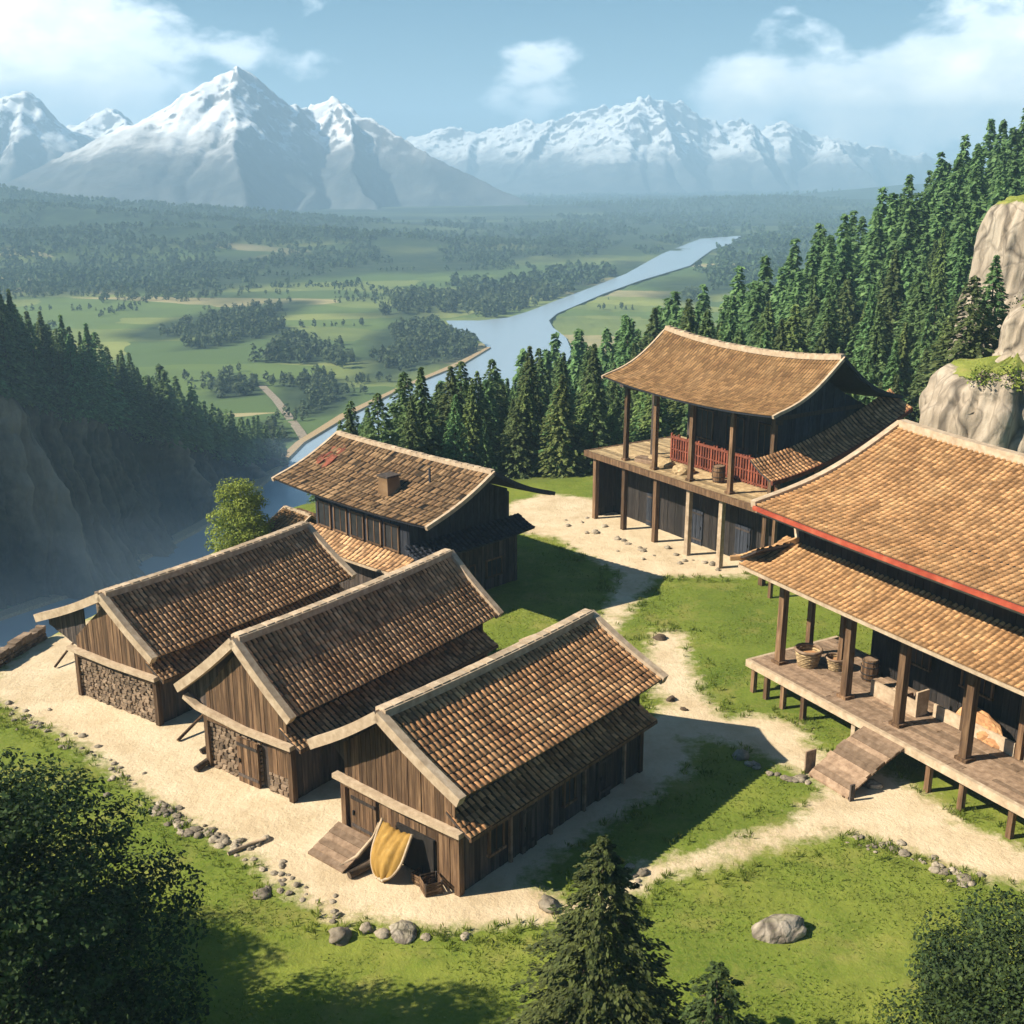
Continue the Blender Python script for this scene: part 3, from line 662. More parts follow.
# trees on the cliff top across the gorge
cx, cy, cz, cox, coy, chf = CLIFF_TOP
cliffpts = []
for k in range(2600):
    i = int(rng.uniform(115, NS-10)); back = 1.+rng.uniform(0, 1)**1.4*42; x, y = cx[i]-cox[i]*back, cy[i]-coy[i]*back
    px, py, fw = pix(x, y, cz[i]+8)
    if not -30 < px < 300: continue
    if all((x-a)**2+(y-b)**2 > (2.7+.02*back)**2 for a, b, _, _ in cliffpts): cliffpts.append((x, y, cz[i]+chf[i]*9*smooth(((back/130)**(1/1.4))*1.6), chf[i]))
print('cliff trees', len(cliffpts)); cliffpts.sort(key=lambda p: p[1])
ncl = 0
for k, (x, y, z, hf) in enumerate(cliffpts):
    if ncl >= 72: break
    h = rng.uniform(17, 24)*(.4+.66*float(hf)); ncl += 1
    o = conifer(k % 7, x, y, h, 'dark conifer standing on top of the cliff across the gorge', 'conifers along the cliff top', rng.uniform(.95, 1.3)); o.location.z = float(z)-.6
_h = height
if len(cliffpts) > ncl:
    zs = {(p[0], p[1]): p[2]-.6 for p in cliffpts}
    height_saved = height
    height = lambda x, y: zs.get((x, y), 0)
    conifer_mass('cliff_woods', [(p[0], p[1]) for p in cliffpts[ncl:]], [rng.uniform(18, 26)*(.4+.66*float(p[3])) for p in cliffpts[ncl:]], M['conifer'], 'mass of conifers further back along the cliff top', 'woods', 20, 10, 6, .95, 4)
    height = height_saved
# woods and tree lines on the valley floor
WOODS = [
 ([(275, 380), (340, 377), (352, 394), (335, 410), (310, 418), (285, 405)], 6.5, (5, 8)),
 ([(338, 360), (372, 343), (400, 326), (436, 322), (452, 340), (478, 350), (440, 368), (400, 382), (345, 380)], 7, (6, 10)),
 ([(262, 360), (285, 338), (300, 335), (330, 355), (333, 365), (225, 363)], 8, (6, 10)),
 ([(130, 335), (200, 318), (300, 303), (305, 310), (230, 328), (150, 341)], 10, (6, 10)),
 ([(150, 352), (200, 341), (280, 326), (288, 332), (220, 350), (160, 354)], 9, (6, 9)),
 ([(208, 392), (240, 380), (266, 383), (260, 395), (215, 399)], 7, (5, 8)),
 ([(268, 420), (300, 440), (262, 452), (240, 440)], 6, (5, 8)),
 ([(355, 314), (450, 294), (540, 279), (640, 261), (652, 267), (560, 291), (450, 314), (400, 319)], 13, (8, 12)),
 ([(-20, 302), (100, 298), (200, 284), (330, 273), (480, 270), (640, 244), (650, 236), (480, 254), (330, 260), (150, 261), (-20, 268)], 15, (5, 9)),
 ([(650, 298), (720, 271), (765, 262), (800, 268), (760, 290), (700, 305)], 13, (7, 11)),
 ([(340, 240), (470, 236), (560, 222), (700, 206), (800, 204), (880, 215), (720, 226), (560, 240), (420, 250)], 26, (7, 12)),
 ([(420, 205), (600, 196), (800, 190), (880, 190), (860, 198), (600, 206)], 40, (9, 14)),
 ([(745, 236), (830, 222), (880, 222), (800, 262), (720, 275)], 26, (9, 14)),
]
wd_ = np.zeros(GX.shape); far_ = (GY > 300) & (GY < 4500) & (np.abs(GX) < 2600)
for poly, sp_, hh_ in WOODS:
    pw_ = [at(p[0], p[1], -55) for p in poly]; sz = max(p[1] for p in pw_)-min(p[1] for p in pw_)
    wd_[far_] = np.maximum(wd_[far_], smooth(.5-(polydist(GX[far_], GY[far_], pw_)/(sz*.12)+2.5*(fbm(GX[far_]*.012, GY[far_]*.008, 4, 44)-.55))))
gm = bpy.data.objects['ground'].data; pattr(gm, 'woods', wd_)
wp, wh = [], []
RW = [(a, b) for a, b in rv]
for poly, sp_, (h0, h1) in WOODS:
    pw_ = [at(p[0], p[1], -55) for p in poly]; X = [p[0] for p in pw_]; Y = [p[1] for p in pw_]
    yy = min(Y)
    while yy < max(Y):
        sp2 = sp_*.42; nn = max(1, int((max(X)-min(X))/sp2)); xx = np.linspace(min(X), max(X), nn)+rng.uniform(-.45, .45, nn)*sp_; y2 = yy+rng.uniform(-.45, .45, nn)*sp_*1.3
        d = polydist(xx, y2, pw_); scale_ = (max(Y)-min(Y))*.08
        ok = (d < scale_*(fbm(xx*.02, y2*.01, 3, 2)-.48)*5) & (polydist(xx, y2, RW) > 5)
        for a, b in zip(xx[ok], y2[ok]): wp.append((a, b)); wh.append(rng.uniform(h0, h1)*.8*(.7+.6*fbm(a*.03, b*.03, 2, 5)))
        yy += sp_*.62
for k in range(46):       # hedgerows between the fields
    y0 = rng.uniform(360, 1000); x0 = rng.uniform(-.45, .12)*y0; L_ = rng.uniform(40, 170); th = rng.choice([rng.normal(.12, .12), rng.normal(1.3, .2)])
    for q in np.arange(0, L_, 4.2):
        a, b = x0+q*math.cos(th)+rng.normal(0, 1.2), y0+q*math.sin(th)+rng.normal(0, 1.2)
        if float(polydist(np.array([a]), np.array([b]), RW)[0]) > 8 and fbm(a*.03, b*.03, 2, 9) > .42 and height(a, b) < -50: wp.append((a, b)); wh.append(rng.uniform(2., 5.5))
for k in range(11000):     # forest on the foothills
    b = rng.uniform(980, 2050); a = rng.uniform(-.5, .02)*b
    if hill_add(a, b) > 7+4*rng.uniform() and fbm(a*.006, b*.006, 3, 19) > .36: wp.append((a, b)); wh.append(rng.uniform(4, 7.5))
print('valley trees', len(wp))
near = [(p, h) for p, h in zip(wp, wh) if p[1] < 800]; farp = [(p, h) for p, h in zip(wp, wh) if p[1] >= 800]
conifer_mass('valley_woods', [p for p, _ in near], [h for _, h in near], M['valley_leaf'], 'dark woods and tree lines between the fields beside the river', 'woods', 6, 6, 2, 3.0, 8, 34)
conifer_mass('valley_woods', [p for p, _ in farp], [h for _, h in farp], M['valley_leaf'], 'far dark forest belts across the valley floor', 'woods', 4, 5, 1, 5., 9, 16)

# broad-leaved crowns: clumps of leaves round a limbed trunk
def leaf_clumps(clumps, per, size, rng, flat=.6):
    P, A, B, la = [], [], [], []
    for (c, r) in clumps:
        n = int(per*(r[0]*r[1])/1.); d = unit(rng.normal(size=(n, 3))); rr = rng.uniform(.55, 1.06, n)**.6
        p = np.array(c)+d*np.array(r)*rr[:, None]
        nrm_ = unit(d*np.array([.6, .6, .6])+np.array([0, 0, flat])+rng.normal(size=(n, 3))*.45)
        a = unit(np.cross(nrm_, rng.normal(size=(n, 3)))); b = np.cross(nrm_, a)
        P.append(p); A.append(a); B.append(b); la.append(size*rng.uniform(.6, 1.3, n))
    return map(np.concatenate, (P, A, B, la))
def broadleaf(name, loc, h, crown_r, clumps, per, size, mat, label, seed, trunk_r=.22, group=None, flat=.6):
    rng = np.random.default_rng(seed); o = empty(name, loc); tag(o, label, 'shrub' if 'shrub' in name else 'tree', group)
    P, A, B, la = leaf_clumps(clumps, per, size, rng, flat); V, F = diamonds(P, A, B, la, la*.62)
    obj('crown', mesh_arrays('crown', V, F, rng.uniform(0, 1, len(F))), mat, o)
    limbs = []
    for (c, r) in clumps[::max(1, len(clumps)//9)]:
        z0 = min(h*.35, c[2]*.6); limbs.append([(0, 0, z0), (c[0]*.5, c[1]*.5, z0+(c[2]-z0)*.65), (c[0]*.95, c[1]*.95, c[2])])
    trunk_mesh('trunk', h*.8, trunk_r, limbs).build('trunk', M['bark'], o); return o
def layered(h, r, layers, rng, z0=.25, per=9, cl=(.9, .9, .32)):
    out = []
    for k in range(layers):
        q = k/(layers-1); z = h*(z0+(1-z0)*q); rr = r*math.sqrt(max(0, 1-(max(q-.1, 0)/.98)**2))*(.75+.25*min(1, q*3)); n = max(1, int(per*rr/r))
        for b in range(n):
            th = rng.uniform(0, 2*PI); f = math.sqrt(rng.uniform(.1, 1)); s_ = rng.uniform(.75, 1.3)
            out.append(((rr*f*math.cos(th), rr*f*math.sin(th), z-.12*rr*f+rng.uniform(-.2, .2)), tuple(c*s_ for c in cl)))
    return out
rg = np.random.default_rng(3)
x, y = -13.6, 24.6
broadleaf('broadleaf_tree', (x, y, 0), 10., 5.2, layered(10.6, 5.2, 13, rg, .18, 28, (1.15, 1.15, .27)), 260, .15, M['broadleaf'], 'large dark broad-leaved tree filling the bottom left corner', 21, .4)
broadleaf('broadleaf_tree', (-19.5, 23.6, 0), 11., 5., layered(11., 4.8, 12, rg, .2, 24, (1.2, 1.2, .36)), 120, .24, M['broadleaf'], 'added unseen broad-leaved tree beyond the left edge to shade the lawn', 27, .4)  # unseen tree added to deepen the shadow on the lawn
broadleaf('broadleaf_tree', (-20.5, 29.5, 0), 9., 4.2, layered(9., 4., 12, rg, .2, 26, (1.1, 1.1, .36)), 200, .16, M['broadleaf'], 'dark broad-leaved tree at the left edge behind the large corner tree', 22, .35)
broadleaf('broadleaf_tree', (13.2, 24.3, 0), 6.6, 3., layered(6.8, 3.1, 9, rg, .3, 20, (1., 1., .22)), 330, .13, M['broadleaf'], 'spreading green tree with flat branches in the bottom right corner', 23, .25)
broadleaf('broadleaf_tree', (*at(243, 556, 0), -.6), 5.4, 2.2, layered(5.6, 1.95, 9, rg, .08, 16, (.75, .75, .45)), 300, .16, M['brightleaf'], 'small bright green rounded tree beyond the roof of the far left barn', 24, .2)
# foreground conifers
def near_conifer(loc, h, rad, label, seed, layers, nb, nq, size, mat, pw=.9):
    rng = np.random.default_rng(seed); o = empty('conifer_tree', loc); tag(o, label, 'tree')
    me = conifer_mesh('crown', h, rad, layers, nb, nq, size, rng=rng, base=.02, droop=.3, pw=pw, jag=.3); obj('crown', me, mat, o)
    mb = trunk_mesh('trunk', h*.95, h*.022)
    for k in range(34):
        z = h*(.06+.85*k/34); th = k*2.4; r = rad*(1-z/h)**.9*.8; mb.tube([(0, 0, z), (r*.5*math.cos(th), r*.5*math.sin(th), z-.03*r), (r*math.cos(th), r*math.sin(th), z-.25*r)], [.05, .035, .012], 5, .4)
    mb.build('trunk', M['bark'], o); return o
near_conifer((2.4, 26.2, 0), 8.4, 3.2, 'dark conifer standing alone in the foreground with its top before the road', 31, 44, 17, 62, .19, M['near_conifer'], .74)
near_conifer((5.25, 24.6, 0), 5.75, 2.2, 'small rounded conifer at the bottom edge beside the tall foreground conifer', 32, 28, 14, 40, .18, M['near_conifer'], .6)
# lighter trees before the dark forest and on the crag
for (px, py, dist, h, w, lab) in [(742, 330, 97, 8, 1.5, 'light green bushy conifer just beyond the pavilion roof'), (770, 338, 96, 6.5, 1.6, 'low light green conifer just beyond the pavilion ridge'), (560, 470, 97, 9, 1.3, 'broad light green conifer at the grass edge between the house and the pavilion'),
                                  (525, 470, 99, 8.5, 1.3, 'broad pale conifer at the forest edge above the dirt road'), (590, 462, 101, 8, 1.4, 'bushy light conifer just left of the pavilion deck'), (612, 440, 99, 6, 1.5, 'short bushy conifer behind the left end of the pavilion deck')]:
    x = (px-512)/1140*(dist*.958+CAMH*.286); o = conifer(int(px) % 7, x, dist, h, lab, None, w)
    c = [k for k in o.children if k.name.startswith('crown')][0]; me = c.data.copy(); me.materials.clear(); me.materials.append(M['conifer_light']); c.data = me

# grass blades over the nearer lawns
n = 210000; gxr = RNG.uniform(-34, 34, n); gyr = 24+RNG.uniform(0, 1, n)**1.5*62
pxs = 512+1140*gxr/(gyr*.958+CAMH*.286); ok = (path_d(gxr, gyr) > .35+.5*RNG.uniform(0, 1, n)) & (pxs > -30) & (pxs < 1060) & (fbm(gxr*.35, gyr*.35, 3, 33) > RNG.uniform(.3, .62, n)) & (gxr > left_x(gyr)+1) & (gyr < hill_y(gxr)-1)
gxr, gyr = gxr[ok], gyr[ok]; n = len(gxr); gz = height(gxr, gyr); P = np.stack([gxr, gyr, gz+.05], -1)
A = unit(np.stack([RNG.normal(0, .8, n), RNG.normal(0, .8, n), np.ones(n)], -1)); B = unit(np.cross(A, RNG.normal(size=(n, 3))))
V, F = diamonds(P, A, B, RNG.uniform(.08, .2, n), RNG.uniform(.025, .05, n))
# taller tufts along the road edges, the walls and the stones
m_ = 26000; tx_ = RNG.uniform(-30, 30, m_); ty_ = RNG.uniform(26, 80, m_); td = path_d(tx_, ty_); ok = (td > -.1) & (td < 1.3) & (fbm(tx_*.9, ty_*.9, 3, 71) > .5) & (tx_ > left_x(ty_)+.5)
cx_, cy_ = tx_[ok], ty_[ok]; k_ = 9; q_ = len(cx_)*k_; bx_ = np.repeat(cx_, k_)+RNG.normal(0, .07, q_); by_ = np.repeat(cy_, k_)+RNG.normal(0, .07, q_); ln = RNG.uniform(.12, .34, q_)
A2 = unit(np.stack([RNG.normal(0, .5, q_), RNG.normal(0, .5, q_), np.ones(q_)], -1)); B2_ = unit(np.cross(A2, RNG.normal(size=(q_, 3))))
V2, F2 = diamonds(np.stack([bx_, by_, height(bx_, by_)], -1)+A2*ln[:, None]*.45, A2, B2_, ln, ln*.16); F = np.concatenate([F, F2+len(V)]); V = np.concatenate([V, V2]); n = len(F)
tag(obj('grass', mesh_arrays('grass', V, F, RNG.uniform(0, 1, n)), M['tuft']), 'short yellow green grass growing over the village lawns', 'grass', kind='stuff')

# ---------------------------------------------------------------- buildings
def frame(name, x, y, a, label, cat, group=None):
    return tag(empty(name, (x, y, 0), -a), label, cat, group)
def beam(name, pts, w, h, mat, parent, up=(0, 0, 1), t=.5):
    mb = MB(); strip_along(mb, pts, w, h, t, 0, up); return mb.build(name, mat, parent)
def post(parent, x, y, z0, z1, w=.24, mat=None, base=False, name='post'):
    mb = MB(); j = random.uniform(-.015, .015)
    mb.hexa([(x-w/2, y-w/2, z0), (x+w/2, y-w/2, z0), (x+w/2, y+w/2, z0), (x-w/2, y+w/2, z0), (x-w*.46+j, y-w*.46, z1), (x+w*.46+j, y-w*.46, z1), (x+w*.46+j, y+w*.46, z1), (x-w*.46+j, y+w*.46, z1)])
    if base: mb.box(x-w*.8, x+w*.8, y-w*.8, y+w*.8, z0-.15, z0+.14)
    return mb.build(name, mat or M['wood'], parent)
def window(parent, axis, c, u0, u1, z0, z1, out, bars=2, mat='darkwood', frame_mat='wood'):
    """a framed opening on a wall: axis 'y' runs along the wall plane x=c, axis 'x' along y=c; out = +-1 outward."""
    mb = MB(); d = .09*out
    def bx(a0, a1, b0, b1, e0, e1, t=None):
        e0, e1 = sorted((c+e0*out, c+e1*out))
        if axis == 'y': mb.box(e0, e1, a0, a1, b0, b1, t)
        else: mb.box(a0, a1, e0, e1, b0, b1, t)
    f = .09
    bx(u0-f, u1+f, z1, z1+f, .0, .13); bx(u0-f-.04, u1+f+.04, z0-f, z0, .0, .17); bx(u0-f, u0, z0, z1, .0, .13); bx(u1, u1+f, z0, z1, .0, .13)
    for k in range(1, bars+1):
        u = u0+(u1-u0)*k/(bars+1); bx(u-.025, u+.025, z0, z1, .02, .1)
    w = mb.build('window', M[frame_mat], parent); mb = MB(); bx(u0, u1, z0, z1, .0, .075); mb.build('pane', M['glass'], w); return w
def door(parent, axis, c, u0, u1, z0, z1, out, mat='wood'):
    mb = MB()
    p = [(c, u0), (c, u1)] if axis == 'y' else [(u0, c), (u1, c)]
    o = (out, 0) if axis == 'y' else (0, out)
    planks(mb, p[0], p[1], z0, z1, .2, o, thick=.11)
    d = mb.build('door', M[mat], parent); k = c+out*.16
    for zz in (z0+.3, z1-.35):
        mb = MB()
        if axis == 'y': mb.box(min(k, c+out*.1), max(k, c+out*.1), u0+.03, u1-.03, zz, zz+.13)
        else: mb.box(u0+.03, u1-.03, min(k, c+out*.1), max(k, c+out*.1), zz, zz+.13)
        mb.build('ledge', M['darkwood'], d)
    mb = MB(); u = u0+.14; k0, k1 = sorted((c+out*.12, c+out*.2))
    if axis == 'y': mb.box(k0, k1, u, u+.05, (z0+z1)/2-.1, (z0+z1)/2+.1)
    else: mb.box(u, u+.05, k0, k1, (z0+z1)/2-.1, (z0+z1)/2+.1)
    mb.build('handle', M['glass'], d); return d
def gable_roof(parent, x0, xr, x1, z0, zr, z1, y0, y1, ribs, courses, r, mat, trim, sag=.15, fr=0., fe=0., slab='darkwood', barge=(.26, .3), ridge=(.34, .2), courses2=None, miss=.0, wob=.02, pw=2.2, lift=.045, name='roof', ends=(True, True), seg=4, back=None):
    SL = slope(xr, zr, x0, z0, y0, y1, sag, fr, fe, pw); SR = slope(xr, zr, x1, z1, y0, y1, sag, fr, fe, pw); mb = MB()
    tiles(mb, SL, ribs, courses, r, lift, seg, 0, 1, .12, wob, miss); tiles(mb, SR, ribs, courses2 or courses, r, lift, seg, 0, 1, .12, wob, miss)
    rf = mb.build(name, [M[mat], M[slab]], parent)
    n = 18
    mb = MB(); strip_along(mb, [SL(i/n*.998+.001, 0)+Vector((0, 0, ridge[1]*.35)) for i in range(n+1)], ridge[0], ridge[1], .6)
    k = int(abs(y1-y0)/.5)
    for i in range(k):
        s_ = (i+.5)/k; p = SL(s_, 0)+Vector((0, 0, ridge[1]*.8)); mb.box(p.x-ridge[0]*.36, p.x+ridge[0]*.36, p.y-.22, p.y+.22, p.z-.03, p.z+random.uniform(.05, .075))
    mb.build('ridge_cap', M[trim], rf)
    for e, on in zip((0., 1.), ends):
        if not on: continue
        for S in (SL, SR):
            sg = -1 if (e == 0) == (y1 > y0) else 1
            pts = [S(e, t)+Vector((0, sg*.06, .03)) for t in lin(-.01, 1.03, 12)]
            mb = MB(); strip_along(mb, pts, barge[0], barge[1], .55); mb.build('barge_board', M[back if back and S is SR else trim], rf)
    return rf, SL, SR
def pent(parent, xi, zi, xo, zo, y0, y1, ribs, courses, r, mat, name='pent_roof', sag=.03, slab='darkwood', fe=0., trim=None):
    S = slope(xi, zi, xo, zo, y0, y1, sag, 0, fe); mb = MB(); tiles(mb, S, ribs, courses, r, .035, 4, 0, 1, .08); o = mb.build(name, [M[mat], M[slab]], parent)
    if trim:
        mb = MB(); strip_along(mb, [S(s_, 1.01)-Vector((0, 0, .08)) for s_ in lin(0, 1, 10)], .1, .14, .5); mb.build('eave_board', M[trim], o)
    return o, S

# three tiled barns in a row, gable ends to the road
def barn(x, y, a, L, W, zb, ze, zr, oR, oL, pf, q, zL, label, kind):
    root = frame('barn', x, y, a, label, 'barn', 'tiled barns side by side along the dirt road')
    xr = -W/2; ins = .55
    # lower walls
    mb = MB(); 
    mb.box(-W+.1, -.1, .1, L-.1, -.4, zb-.02, .4, 1)
    if kind == 'rubble':
        rubble(mb, (-W, .1), (-.05, .1), -.3, zb, (0, -1), .24, .13, 2)
    elif kind == 'mixed':
        rubble(mb, (-W, .1), (-W*.36, .1), -.3, zb*.86, (0, -1), .26, .12, 2); rubble(mb, (-W*.28, .1), (-.05, .1), -.3, zb*.36, (0, -1), .3, .12, 2)
        planks(mb, (-W*.28, .1), (-.05, .1), zb*.36, zb, .24, (0, -1)); planks(mb, (-W, .1), (-W*.36, .1), zb*.86, zb, .3, (0, -1))
    else:
        planks(mb, (-W, .1), (-.05, .1), -.3, zb, .28, (0, -1))
    planks(mb, (-.1, 0), (-.1, L), -.3, zb, .3, (1, 0), 1); planks(mb, (-W+.1, L), (-W+.1, 0), -.3, zb, .3, (-1, 0), 1); planks(mb, (-.1, L-.1), (-W+.1, L-.1), -.3, zb, .3, (0, 1), 1)
    wall = mb.build('wall', [M['wood'], M['darkwood'], M['stone']], root)
    # upper storey, set in at the sides
    mb = MB(); top = lambda f: min(zr-.25, (ze+zL)+(zr-ze-zL)*min(1, f/.5*1.))-.12 if f < .5 else ze+(zr-ze)*(1-f)/.5-.12
    xl, xr_ = -W+.12, -.12
    ft = lambda f: (zr-.2-(abs(f-.5)/.5)*(zr-max(ze, zb+.3)+.15))
    planks(mb, (xl, .02), (xr_, .02), zb, ft, .21, (0, -1), 0)
    mb.build('gable_wall', [M['wood']], root); mb = MB()
    planks(mb, (xr_, L-.02), (xl, L-.02), zb, ft, .21, (0, 1), 0)
    mb.build('gable_wall', [M['wood']], root)
    mb = MB(); mb.box(-W+.35, -ins-.02, .06, L-.06, zb, max(ze-.25, zb+.5), .4, 0); planks(mb, (-ins, .08), (-ins, L-.08), zb, ze-.1+ins*.3, .3, (1, 0), 0); mb.build('upper_wall', M['darkwood'], root)
    # belt beam wraps the front and sits proud of the wall
    mb = MB(); strip_along(mb, ([(-W-oL+.15, -.26, ze+zL-.32)] if kind == 'mixed' else [])+[(-W-.32, -.2, zb+(.18 if kind == 'mixed' else .02)), (-W/2, -.22, zb-.05), (.3, -.2, zb)], .3, .2, .55); mb.build('belt_beam', M['trim'], root)
    mb = MB(); strip_along(mb, [(-W-.05, -.09, zb-.24), (.02, -.09, zb-.26)], .12, .2, .4); mb.build('lintel_beam', M['wood'], root)
    for px, py in ((-.02, .0), (-W+.02, .0), (-.02, L), (-W+.02, L)): post(root, px, py, -.3, zb-.1, .26, M['wood'])
    rf, SL, SR = gable_roof(root, -W-oL, xr, oR, ze+zL, zr, ze, -pf, L+q, int((L+q+pf)/.27), max(11, int((W/2+oR)/.3)), .065, 'tile' if kind == 'plank' else 'tilegrey', 'trim', sag=.09, fr=.12, fe=.1, barge=(.34, .4), ridge=(.52, .3))
    # dark boarding under the long eave, put in for the gable's shade
    mb = MB(); xa = -W-oL+.25; xb = -W+.9; under = lambda f: SL(0, min(1, max(0, (xr-xa-(xb-xa)*f)/(xr+W+oL)))).z-.2; u0 = under(0)-.3
    planks(mb, (xa, .05), (xb, .05), lambda f: u0+(min(zb, u0)-u0)*min(1, f*1.15), under, .22, (0, -1)); mb.build('eave_shade_boarding', M['darkwood'], root)
    for yy in (.5, L*.35, L*.7):
        mb = MB(); mb.bar((-W, yy, zb-.5), (xa+.2, yy, SL(.1, .97).z-.25), .12, .14, .4); mb.build('eave_strut', M['darkwood'], root)
    # rafters under the overhang
    for k in range(2):
        mb = MB(); yy = -pf+.35+.3*k; strip_along(mb, [SR(.02+.025*k, .05)-Vector((0, 0, .3)), SR(.02+.025*k, .97)-Vector((0, 0, .22))], .1, .14, .4); mb.build('rafter', M['darkwood'], root)
    p, S = pent(root, -ins+.04, zb+.62, .62, zb-.02, -.1, L+.25, int(L/.28), 5, .055, 'tile' if kind == 'plank' else 'tilegrey', trim='wood')
    return root
B3 = barn(-1.88, 35.51, .70, 11.5, 6.04, 2.62, 4.45, 6.33, .8, .7, .78, .25, -.45, 'nearest barn with red brown tiles and a yellow cloth hanging at its front', 'plank')
window(B3, 'y', -.02, 1.6, 2.3, .9, 1.9, 1, 1); window(B3, 'y', -.02, 6.1, 6.7, .9, 1.9, 1, 1); door(B3, 'y', -.02, 3.4, 4.3, 0, 2.05, 1, 'darkwood'); door(B3, 'y', -.02, 8.3, 9.2, 0, 2.05, 1, 'darkwood')
for yy in (2.75, 5.2, 7.4, 10.2): post(B3, .07, yy, -.2, 2.5, .13, M['deck'], name='batten')
door(B3, 'x', .02, -5.6, -4.2, .35, 2.2, -1); mb = MB()
mb.box(-3.1, -1.2, -.1, .0, .1, 1.75, .3); mb.build('doorway', M['blackwood'], B3)
B2 = barn(-9.01, 41.78, .63, 12.98, 5.22, 2.66, 4.0, 6.52, .45, 1.2, .3, .5, -.5, 'middle barn with stone and plank front between the two other barns', 'mixed')
window(B2, 'y', -.02, 3., 3.7, .9, 1.9, 1, 1); door(B2, 'y', -.02, 5.4, 6.3, 0, 2.05, 1, 'darkwood'); door(B2, 'x', -.03, -3.2, -1.9, .0, 2.1, -1)
B1 = barn(-16.59, 48.67, .60, 12.66, 5.94, 2.5, 3.5, 5.8, .35, 2.3, .3, .5, .1, 'farthest barn of the row with a rubble stone front nearest the cliff edge', 'rubble')
window(B1, 'y', -.02, 4., 4.7, .8, 1.7, 1, 1); door(B1, 'y', -.02, 7.4, 8.3, 0, 2.0, 1, 'darkwood')

# the two-storey house behind the barns
H4 = frame('house', -6.42, 62.71, -.79, 'two storey house with patched shingle roof and dark navy gable end', 'house')
L4, W4 = 8.9, 8.9
mb = MB(); mb.box(.15, W4-.15, -.45, L4-.1, -.6, 3., .4, 0)
planks(mb, (0.1, L4), (0.1, -.5), -.5, 3., .3, (-1, 0)); planks(mb, (.1, -.5), (W4-.1, -.5), -.5, 3., .3, (0, -1)); planks(mb, (W4-.1, -.5), (W4-.1, L4), -.5, 3., .3, (1, 0)); planks(mb, (W4-.1, L4), (.1, L4), -.5, 3., .3, (0, 1))
mb.build('wall', M['darkwood'], H4)
mb = MB(); mb.box(.4, W4-.4, -.2, L4-.3, 3., 6.1, .4, 0); planks(mb, (.4, L4-.2), (.4, -.2), 3., 6., .32, (-1, 0))
gt = lambda f: 8.0-(abs(f-.5)/.5)*2.1
planks(mb, (.35, -.25), (W4-.35, -.25), 3., gt, .3, (0, -1)); planks(mb, (W4-.35, L4-.2), (.35, L4-.2), 3., gt, .3, (0, 1))
mb.build('upper_wall', M['navy'], H4)
gable_roof(H4, -.55, W4/2+.1, W4+.65, 5.95, 8.2, 5.9, -3.0, 11.8, 42, 11, .06, 'shingle', 'trim', sag=.22, fr=.1, fe=.22, slab='navy', barge=(.2, .24), courses2=11, miss=.05, wob=.08, lift=.07, back='navy')
roof4 = [o for o in H4.children if o.name.startswith('roof')][0]
mb = MB()   # squat vent on the front slope
mb.hexa([(1.0, 2.3, 6.4), (2.0, 2.3, 6.9), (2.0, 3.3, 6.9), (1.0, 3.3, 6.4), (1.05, 2.4, 7.65), (1.95, 2.4, 7.65), (1.95, 3.2, 7.65), (1.05, 3.2, 7.65)], .5); mb.build('roof_vent', M['shingle'], roof4)
mb = MB(); mb.box(.98, 2.02, 2.3, 3.3, 7.65, 7.75, .5); mb.build('vent_cap', M['darkwood'], roof4)
mb = MB(); mb.box(2.9, 3.0, .7, .8, 7.2, 8.2, .5); mb.build('stovepipe', M['navy'], roof4)
mb = MB()
for k in range(16): 
    yy = 10.3+random.uniform(-.7, .7); xx = 2.9+random.uniform(-1., .9); zz = 5.95+(xx+.55)/5.1*2.25-.1; mb.bar((xx-.3, yy, zz-.1), (xx+.3, yy+random.uniform(-.2, .2), zz+.2), .3, .08)
mb.build('roof_patch', M['redgoods'], roof4)
for k in range(5): window(H4, 'y', .35, .6+k*1.65, 1.75+k*1.65, 3.75, 5.2, -1, 1, frame_mat='wood')
door(H4, 'x', -.55, 1.6, 2.7, 0, 2.1, -1, 'darkwood'); window(H4, 'x', -.55, 4., 5.2, .9, 1.9, -1, 2); window(H4, 'x', -.55, 6.3, 7.5, .9, 1.9, -1, 2)
pent(H4, .35, 3.55, -1.15, 2.85, -.8, L4+.6, 28, 5, .05, 'tilegrey', sag=.06, fe=.18, trim='trim')
# skirt roof on the gable side
def pent_x(parent, yi, zi, yo, zo, x0, x1, ribs, courses, r, mat, fe=0., sag=.05, trim=None, name='pent_roof', slab='navy'):
    def S(s_, t):
        q = abs(2*s_-1)**2.2; return Vector((x0+(x1-x0)*s_, yi+(yo-yi)*t, zi+(zo-zi)*t-sag*math.sin(PI*min(max(t, 0), 1))+fe*t*q))
    mb = MB(); tiles(mb, S, ribs, courses, r, .04, 4, 0, 1, .09); o = mb.build(name, [M[mat], M[slab]], parent)
    if trim:
        mb = MB(); strip_along(mb, [S(s_, 1.01)-Vector((0, 0, .07)) for s_ in lin(0, 1, 10)], .12, .16, .5); mb.build('eave_board', M[trim], o)
    return o, S
pent_x(H4, -.3, 4.3, -1.75, 3.55, -.1, W4+.5, 26, 5, .05, 'navy', fe=.15)
for xx in (.1, 3., 5.9, W4-.1): post(H4, xx, -.55, -.4, 3.3, .24, M['darkwood'])
